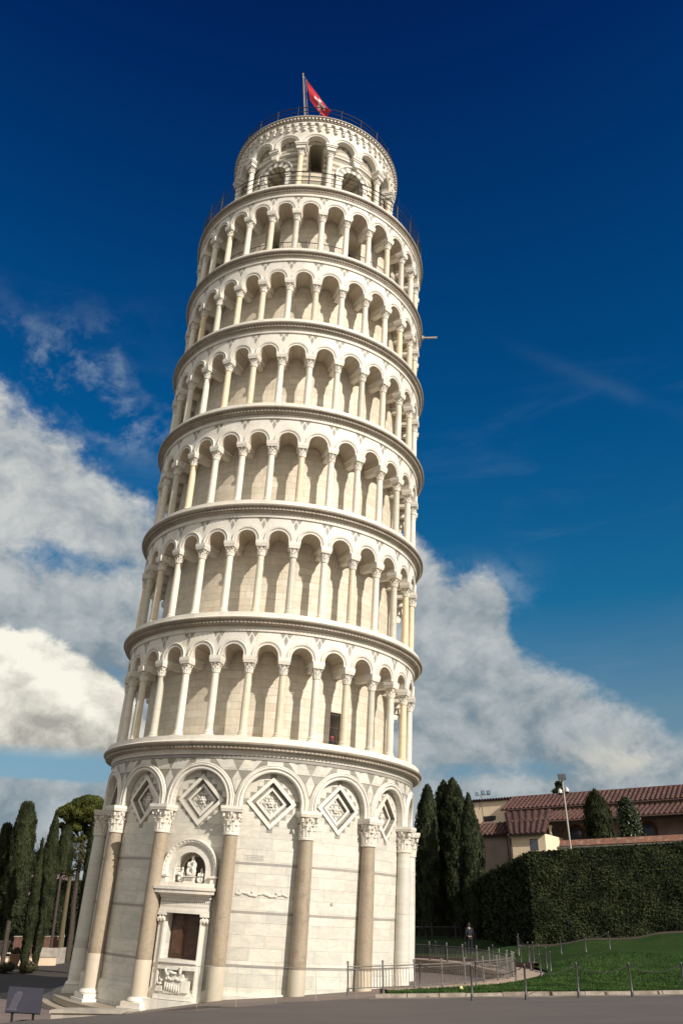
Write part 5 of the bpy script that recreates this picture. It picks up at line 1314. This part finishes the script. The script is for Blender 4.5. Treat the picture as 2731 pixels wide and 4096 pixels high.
M_skin = plain('skin', (.45, .26, .18), (.40, .22, .15), rough=.5)
p_ = on_lawn(*Z3(800, 480)); 
person('person', 'person in dark blue clothes walking in the deep shade behind the basin railing', (p_[0], p_[1], p_[2]), 1.72, radians(200), (.012, .012, .02), (.008, .010, .016), (.02, .015, .01))
def tw(deg, Rr_, z): return T_MAT @ Vector((Rr_*sin(radians(deg)), -Rr_*cos(radians(deg)), z))
person('person', 'person in a red top behind the barred opening of the lowest gallery', tw(35.0, 5.72, 10.42), 1.62, radians(35), (.10, .025, .025), (.03, .03, .05), (.06, .03, .02), arm=1)
person('person', 'child in a red jacket low behind the bars of the lowest gallery opening', tw(37.2, 5.85, 10.42), .95, radians(35), (.28, .03, .03), (.05, .05, .07), (.05, .03, .02))

# ---------------- information panel at the lower left
q0, q1, q2, q3 = at(38, 3945, 25.15), at(177, 3953, 25.15), at(161, 4055, 24.75), at(21, 4047, 24.75)
pan = thing('information_panel', 'tilted dark violet information panel with a pale drawing of a tower at the roadside', 'sign', (q3.x, q3.y, 0)); O_ = Vector((q3.x, q3.y, 0))
nrm = (q1-q0).cross(q3-q0).normalized(); nrm = nrm if nrm.y < 0 else -nrm
mb = MB(); vs = [q0-O_, q1-O_, q2-O_, q3-O_]; bk = [v-nrm*.04 for v in vs]; mb.add([tuple(v) for v in vs+bk], [(0, 1, 2, 3), (7, 6, 5, 4), (0, 4, 5, 1), (1, 5, 6, 2), (2, 6, 7, 3), (3, 7, 4, 0)])
mb.build('board', plain('violet_print', (.024, .022, .036), (.020, .019, .031), sc=3, rough=.7), pan)
def PV(u, v, d=.004): return tuple((q3-O_)+((q2-q3)*u)+((q0-q3)*v)+nrm*d)
mb = MB()
for i in range(8):
    z0, z1 = .14+i*.085, .14+i*.085+.062; lx = .20+.020*i; hw = .105 if i < 7 else .075
    mb.add([PV(lx-hw, z1), PV(lx+hw, z1), PV(lx+hw, z1+.014), PV(lx-hw, z1+.014)], [(0, 1, 2, 3)])
    for j in range(5):
        c = lx-hw+.014+j*(2*hw-.028)/4; mb.add([PV(c-.012, z0-.01), PV(c+.012, z0-.01), PV(c+.012, z1), PV(c-.012, z1)], [(0, 1, 2, 3)])
mb.add([PV(.03, .08), PV(.33, .08), PV(.33, .125), PV(.03, .125)], [(0, 1, 2, 3)])
mb.build('tower_drawing', plain('pale_print', (.085, .08, .10)), pan, 0, False)
mb = MB()
for u in (.2, .8): mb.tube([PV(u, .1, -.05), (PV(u, .1)[0], PV(u, .1)[1]+.25, -1.3)], .035, 6)
mb.build('leg', M_iron, pan)

# ---------------- garden and houses on the left
def at_z(px, py, z): return gp(px, py, z)
def low_wall(px0, px1, py, Y, z1, dep, label, mat, name, capm=None, cat='wall'):
    a, b = at(px0, py, Y), at(px1, py, Y); z1 = a.z if z1 is None else z1
    o = thing(name, label, cat, (a.x, a.y, GZ)); L = b.x-a.x; mb = MB(); mb.box(0, L, 0, dep, -.3, z1-GZ-.08, nx=2); mb.build('wall', mat, o)
    mb = MB(); mb.box(-.05, L+.05, -.06, dep+.06, z1-GZ-.08, z1-GZ); mb.build('coping', capm or M_smooth2, o); return o
low_wall(-120, 222, 3826, 92, None, .5, 'low cream garden wall beside the bases of the left cypresses', M_plas, 'garden_wall')
low_wall(60, 255, 3744, 100, None, .4, 'low dark wall with white coping behind the planting bed', M_br, 'garden_wall')
a = at(130, 3812, 95); o = thing('planting_bed', 'raised bed framed in white stone with bare brown earth behind the cream wall', 'planter', (a.x, a.y, GZ))
b = at(232, 3812, 95); L = b.x-a.x; mb = MB()
zt = a.z-GZ; 
for x0, x1, y0, y1 in ((0, L, 0, .14), (0, L, 2.6, 2.74), (0, .14, .14, 2.6), (L-.14, L, .14, 2.6)): mb.box(x0, x1, y0, y1, 0, zt+.45)
mb.build('frame', M_smooth2, o); mb = MB(); mb.box(.14, L-.14, .14, 2.6, 0, zt+.25); mb.build('earth', M_brickedge, o)
def pot(px, py, Y, r, h, label, mat, plant=True):
    a = at(px, py, Y); o = thing('plant_pot', label, 'pot', (a.x, a.y, a.z)); mb = MB(); mb.lathe([(0, 0), (r*.62, 0), (r*.8, h*.4), (r*.95, h*.85), (r*1.06, h*.87), (r*1.06, h), (r*.9, h), (r*.85, h*.85), (0, h*.82)], 18); mb.build('pot', mat, o, 40)
    if plant:
        V = []; Fc = []
        for _ in range(260):
            d = Vector((R.gauss(0, 1), R.gauss(0, 1), abs(R.gauss(0, 1)))).normalized(); leaf_quads(V, Fc, Vector((d.x*r*.9, d.y*r*.9, h+d.z*r*.9))*R.uniform(.8, 1.05), d, Vector((R.uniform(-1, 1), R.uniform(-1, 1), 1)), .10, .2, R)
        leaves_obj('plant', V, Fc, L_shrub, o)
pot(57, 3864, 88, .52, 1.0, 'terracotta pot with a small shrub in front of the cream wall', plain('terracotta', (.30, .17, .10), (.22, .12, .08), sc=5))
pot(8, 3824, 89, .62, 1.3, 'white stone pot at the left edge of the picture', M_smooth2, False)
for (px, py, Y, lab) in ((250, 3742, 99, 'small weathered stone figure on a plinth before the dark hedge'),):
    a = at(px, py, Y); o = thing('garden_statue', lab, 'statue', (a.x, a.y, a.z)); mb = MB(); mb.box(-.2, .2, -.2, .2, -1.2, .15); mb.lathe([(.16, .15), (.18, .3), (.12, .6), (.15, .85), (.06, 1.0), (.09, 1.1), (.07, 1.22), (0, 1.25)], 12); mb.ball((-.15, 0, .8), (.06, .06, .16), 6, 5); mb.build('figure', M_smooth2, o, 50)
hedge_block((at(215, 3700, 105).x-2, 105, 0), (at(350, 3700, 105).x+1.5, 105, 0), 8.0, 2, 'dark hedge behind the narrow cypress left of the tower', 5000, L_cyp2, GZ, .18)
hedge_block((-46, 106, 0), (-29, 105, 0), 6.0, 2, 'low dark hedge behind the broad cypress trunks at far left', 6000, L_cyp2, GZ, .2)
def shrub(px, py, Y, r, label, mat, n=900, zs=1.0, ground=GZ):
    a = at(px, py, Y); o = thing('shrub', label, 'shrub', (a.x, a.y, a.z)); V = []; Fc = []; ph = R.uniform(0, 6)
    for _ in range(n):
        d = Vector((R.gauss(0, 1), R.gauss(0, 1), R.gauss(0, 1)+.2)).normalized(); q = r*(1+.22*sin(4*d.x+ph)+.18*sin(5*d.z+ph))*R.uniform(.55, 1.08)
        leaf_quads(V, Fc, Vector((d.x*q, d.y*q, r*zs+d.z*q*zs)), d, Vector((R.uniform(-1, 1), R.uniform(-1, 1), .8)), .12, .22, R)
    leaves_obj('foliage', V, Fc, mat, o); mb = MB(); mb.tube([(0, 0, min(0, ground-a.z)), (0, 0, r*zs)], [.09, .04], 6); mb.build('stem', M_bark, o)
shrub(310, 3505, 102, 1.7, 'loose brownish shrub between the palm and the tower', L_shrub, 1800, 1.1)
shrub(150, 3480, 112, 1.2, 'yellowish bush beside a small pale building among the cypresses', L_pine, 1200)
shrub(108, 3905, 78, .75, 'low brown bush around the foot of the slim low cypress', L_shrub, 500, .7)
shrub(20, 3900, 78, .9, 'low flat brown bush at the lower left edge', L_shrub, 500, .5)
for (px, py, Y, hh, sd_) in ((55, 3280, 112, 3.6, 1), (160, 3310, 112, 5.0, 2)):
    a = at(px, 3600, Y); tp = at(px, py, Y); o = thing('bare_tree', 'leafless pale twiggy tree right of the broadest cypress' if sd_ == 2 else 'leafless pale twiggy tree between the two leftmost cypresses', 'tree', (a.x, a.y, GZ)); mb = MB(); Rb_ = random.Random(sd_); Ht = tp.z-GZ
    mb.tube([(0, 0, 0), (0, 0, Ht*.5)], [.2, .1], 7); tw_ = MB()
    for k in range(46):
        x = Rb_.uniform(-1.3, 1.3); y = Rb_.uniform(-1, 1); z0 = Ht*Rb_.uniform(.3, .55); tw_.tube([(0, 0, z0), (x*.55, y*.5, lerp(z0, Ht, .5)), (x+Rb_.uniform(-.2, .2), y, Ht*Rb_.uniform(.86, 1.0))], [.04, .022, .008], 4, cap=False)
    mb.build('trunk', M_bark, o); tw_.build('twigs', plain('pale_bark', (.30, .24, .20)), o)
def house(px0, px1, pyt, pyb, Y, label, matw, roof=True):
    a, b = at(px0, pyt, Y), at(px1, pyt, Y); zb = at(px0, pyb, Y).z; o = thing('distant_house', label, 'house', (a.x, a.y, GZ)); L = b.x-a.x; mb = MB(); mb.box(0, L, 0, 6, 0, a.z-GZ); mb.build('wall', matw, o)
    if roof:
        mb = MB(); h = a.z-GZ; mb.add([(-.3, -.4, h), (L+.3, -.4, h), (L+.3, 3, h+1.3), (-.3, 3, h+1.3), (L+.3, 6.4, h), (-.3, 6.4, h)], [(0, 1, 2, 3), (3, 2, 4, 5), (0, 3, 5), (1, 4, 2), (0, 5, 4, 1)]); mb.build('roof', plain('distant_roof_tile', (.13, .06, .05), (.08, .04, .035), sc=4), o)
    n = max(1, int(L/2.2))
    for i in range(n):
        cx = L*(i+.5)/n; zz = (a.z-GZ)*.55; mb = MB(); mb.box(cx-.35, cx+.35, -.03, .02, zz, zz+1.1); mb.build('window', plain('dark_window', (.03, .03, .05), rough=.3), o)
M_far = plain('mauve_plaster', (.22, .17, .16), (.16, .12, .12), sc=.6)
house(105, 240, 3490, 3600, 130, 'mauve house with a low tiled roof behind the slim cypresses', M_far)
house(238, 330, 3520, 3560, 128, 'pale low house behind the palm', M_far, False)
house(133, 153, 3432, 3470, 140, 'small pale yellow building in the gap right of the broad cypress', M_plas, False)
house(-60, 30, 3560, 3680, 120, 'dark house behind the leftmost cypress', M_far)
# cafe-like white bench and umbrella poles far left
a = at(30, 3740, 98); o = thing('garden_bench', 'curved white stone bench at the far left between the trees', 'bench', (a.x, a.y, GZ)); mb = MB()
mb.lathe([(1.4, .9), (1.9, .9), (1.9, 1.0), (1.4, 1.0)], 16, radians(-70), radians(70)); mb.build('seat', M_smooth2, o)
mb = MB()
for k in (-55, 0, 55): mb.box(-.12, .12, -.15, .15, 0, .9, xf=lambda x, y, z: ((1.65+y)*sin(radians(k))+x*cos(radians(k)), -(1.65+y)*cos(radians(k))+x*sin(radians(k)), z))
mb.build('support', M_smooth2, o)
# far fence behind the basin on the right
ff = thing('metal_fence', 'tall dark metal bar fence at the back of the shaded lawn', 'fence', (6.2, 86, .3)); mb = MB()
for i in range(70): mb.tube([(i*.16, 0, 0), (i*.16, 0, 1.7)], .014, 4, cap=False)
mb.tube([(0, 0, 1.6), (11.2, 0, 1.6)], .03, 5); mb.tube([(0, 0, .15), (11.2, 0, .15)], .03, 5); mb.build('bars', M_steel, ff)
for i in range(6): mb = MB(); mb.tube([(i*2.2, 0, -.2), (i*2.2, 0, 1.95)], .05, 6); mb.build('post', M_steel, ff)
# grass tufts along the near lawn
V = []; Fc = []; Rg = random.Random(5)
while len(Fc) < 60000:
    x = Rg.uniform(1.6, 22); y = ykerb(x)+.16+Rg.random()**1.6*14
    if (Vector((x, y))-TC).length < rin(90)+.25 and (Vector((x, y))-TC).length < rin(max(0, math.degrees(atan2(x-TC.x, TC.y-y))))+.1: continue
    z = lawn_z(x, y); h = Rg.uniform(.03, .085); a = Rg.uniform(0, 3.14); w = Rg.uniform(.012, .028); b = len(V); lx, ly = Rg.uniform(-.03, .03), Rg.uniform(-.03, .03)
    V += [(x-w*cos(a), y-w*sin(a), z-.01), (x+w*cos(a), y+w*sin(a), z-.01), (x+lx, y+ly, z+h)]; Fc.append((b, b+1, b+2))
g = leaves_obj('grass', V, Fc, leafmat('grass_blade', (.030, .070, .015), (.058, .098, .023), rough=.7, spec=.1), None); g['kind'] = 'stuff'
# scrap of litter on the grass
p_ = on_lawn(*Z3(695, 885)); o = thing('litter', 'tiny crumpled yellow and white scrap lying on the grass by the kerb', 'litter', p_)
mb = MB(); mb.ball((0, 0, .06), (.06, .05, .07), 7, 5); mb.ball((.05, .02, .03), (.05, .04, .03), 6, 4, 1); mb.build('paper', [plain('yellow_paper', (.8, .75, .3)), plain('red_paper', (.6, .2, .15))], o)
# far-off belt of trees along the horizon: one mass
R = random.Random(404); V = []; Fc = []; cm = MB()
for i in range(150):
    a = radians(lerp(-75, 75, i/149)); d = R.uniform(178, 205); x, y = d*sin(a), d*cos(a); h = R.uniform(5.5, 10.0); r = R.uniform(2.8, 4.6)
    cm.ball((x, y, GZ+h*.45), (r*.85, r*.85, h*.5), 8, 6)
    for _ in range(170):
        q = Vector((R.gauss(0, 1), R.gauss(0, 1), R.gauss(0, 1))).normalized(); leaf_quads(V, Fc, Vector((x+q.x*r*R.uniform(.8, 1.1), y+q.y*r, GZ+h*.48+q.z*h*.55)), q, Vector((R.uniform(-1, 1), R.uniform(-1, 1), .9)), .55, .8, R)
o = leaves_obj('far_wood', V, Fc, L_cyp2, None); tag(o, 'dark belt of far-off trees along the horizon', 'trees', None, 'stuff'); cm.build('inner_foliage', M_core, o, 60)
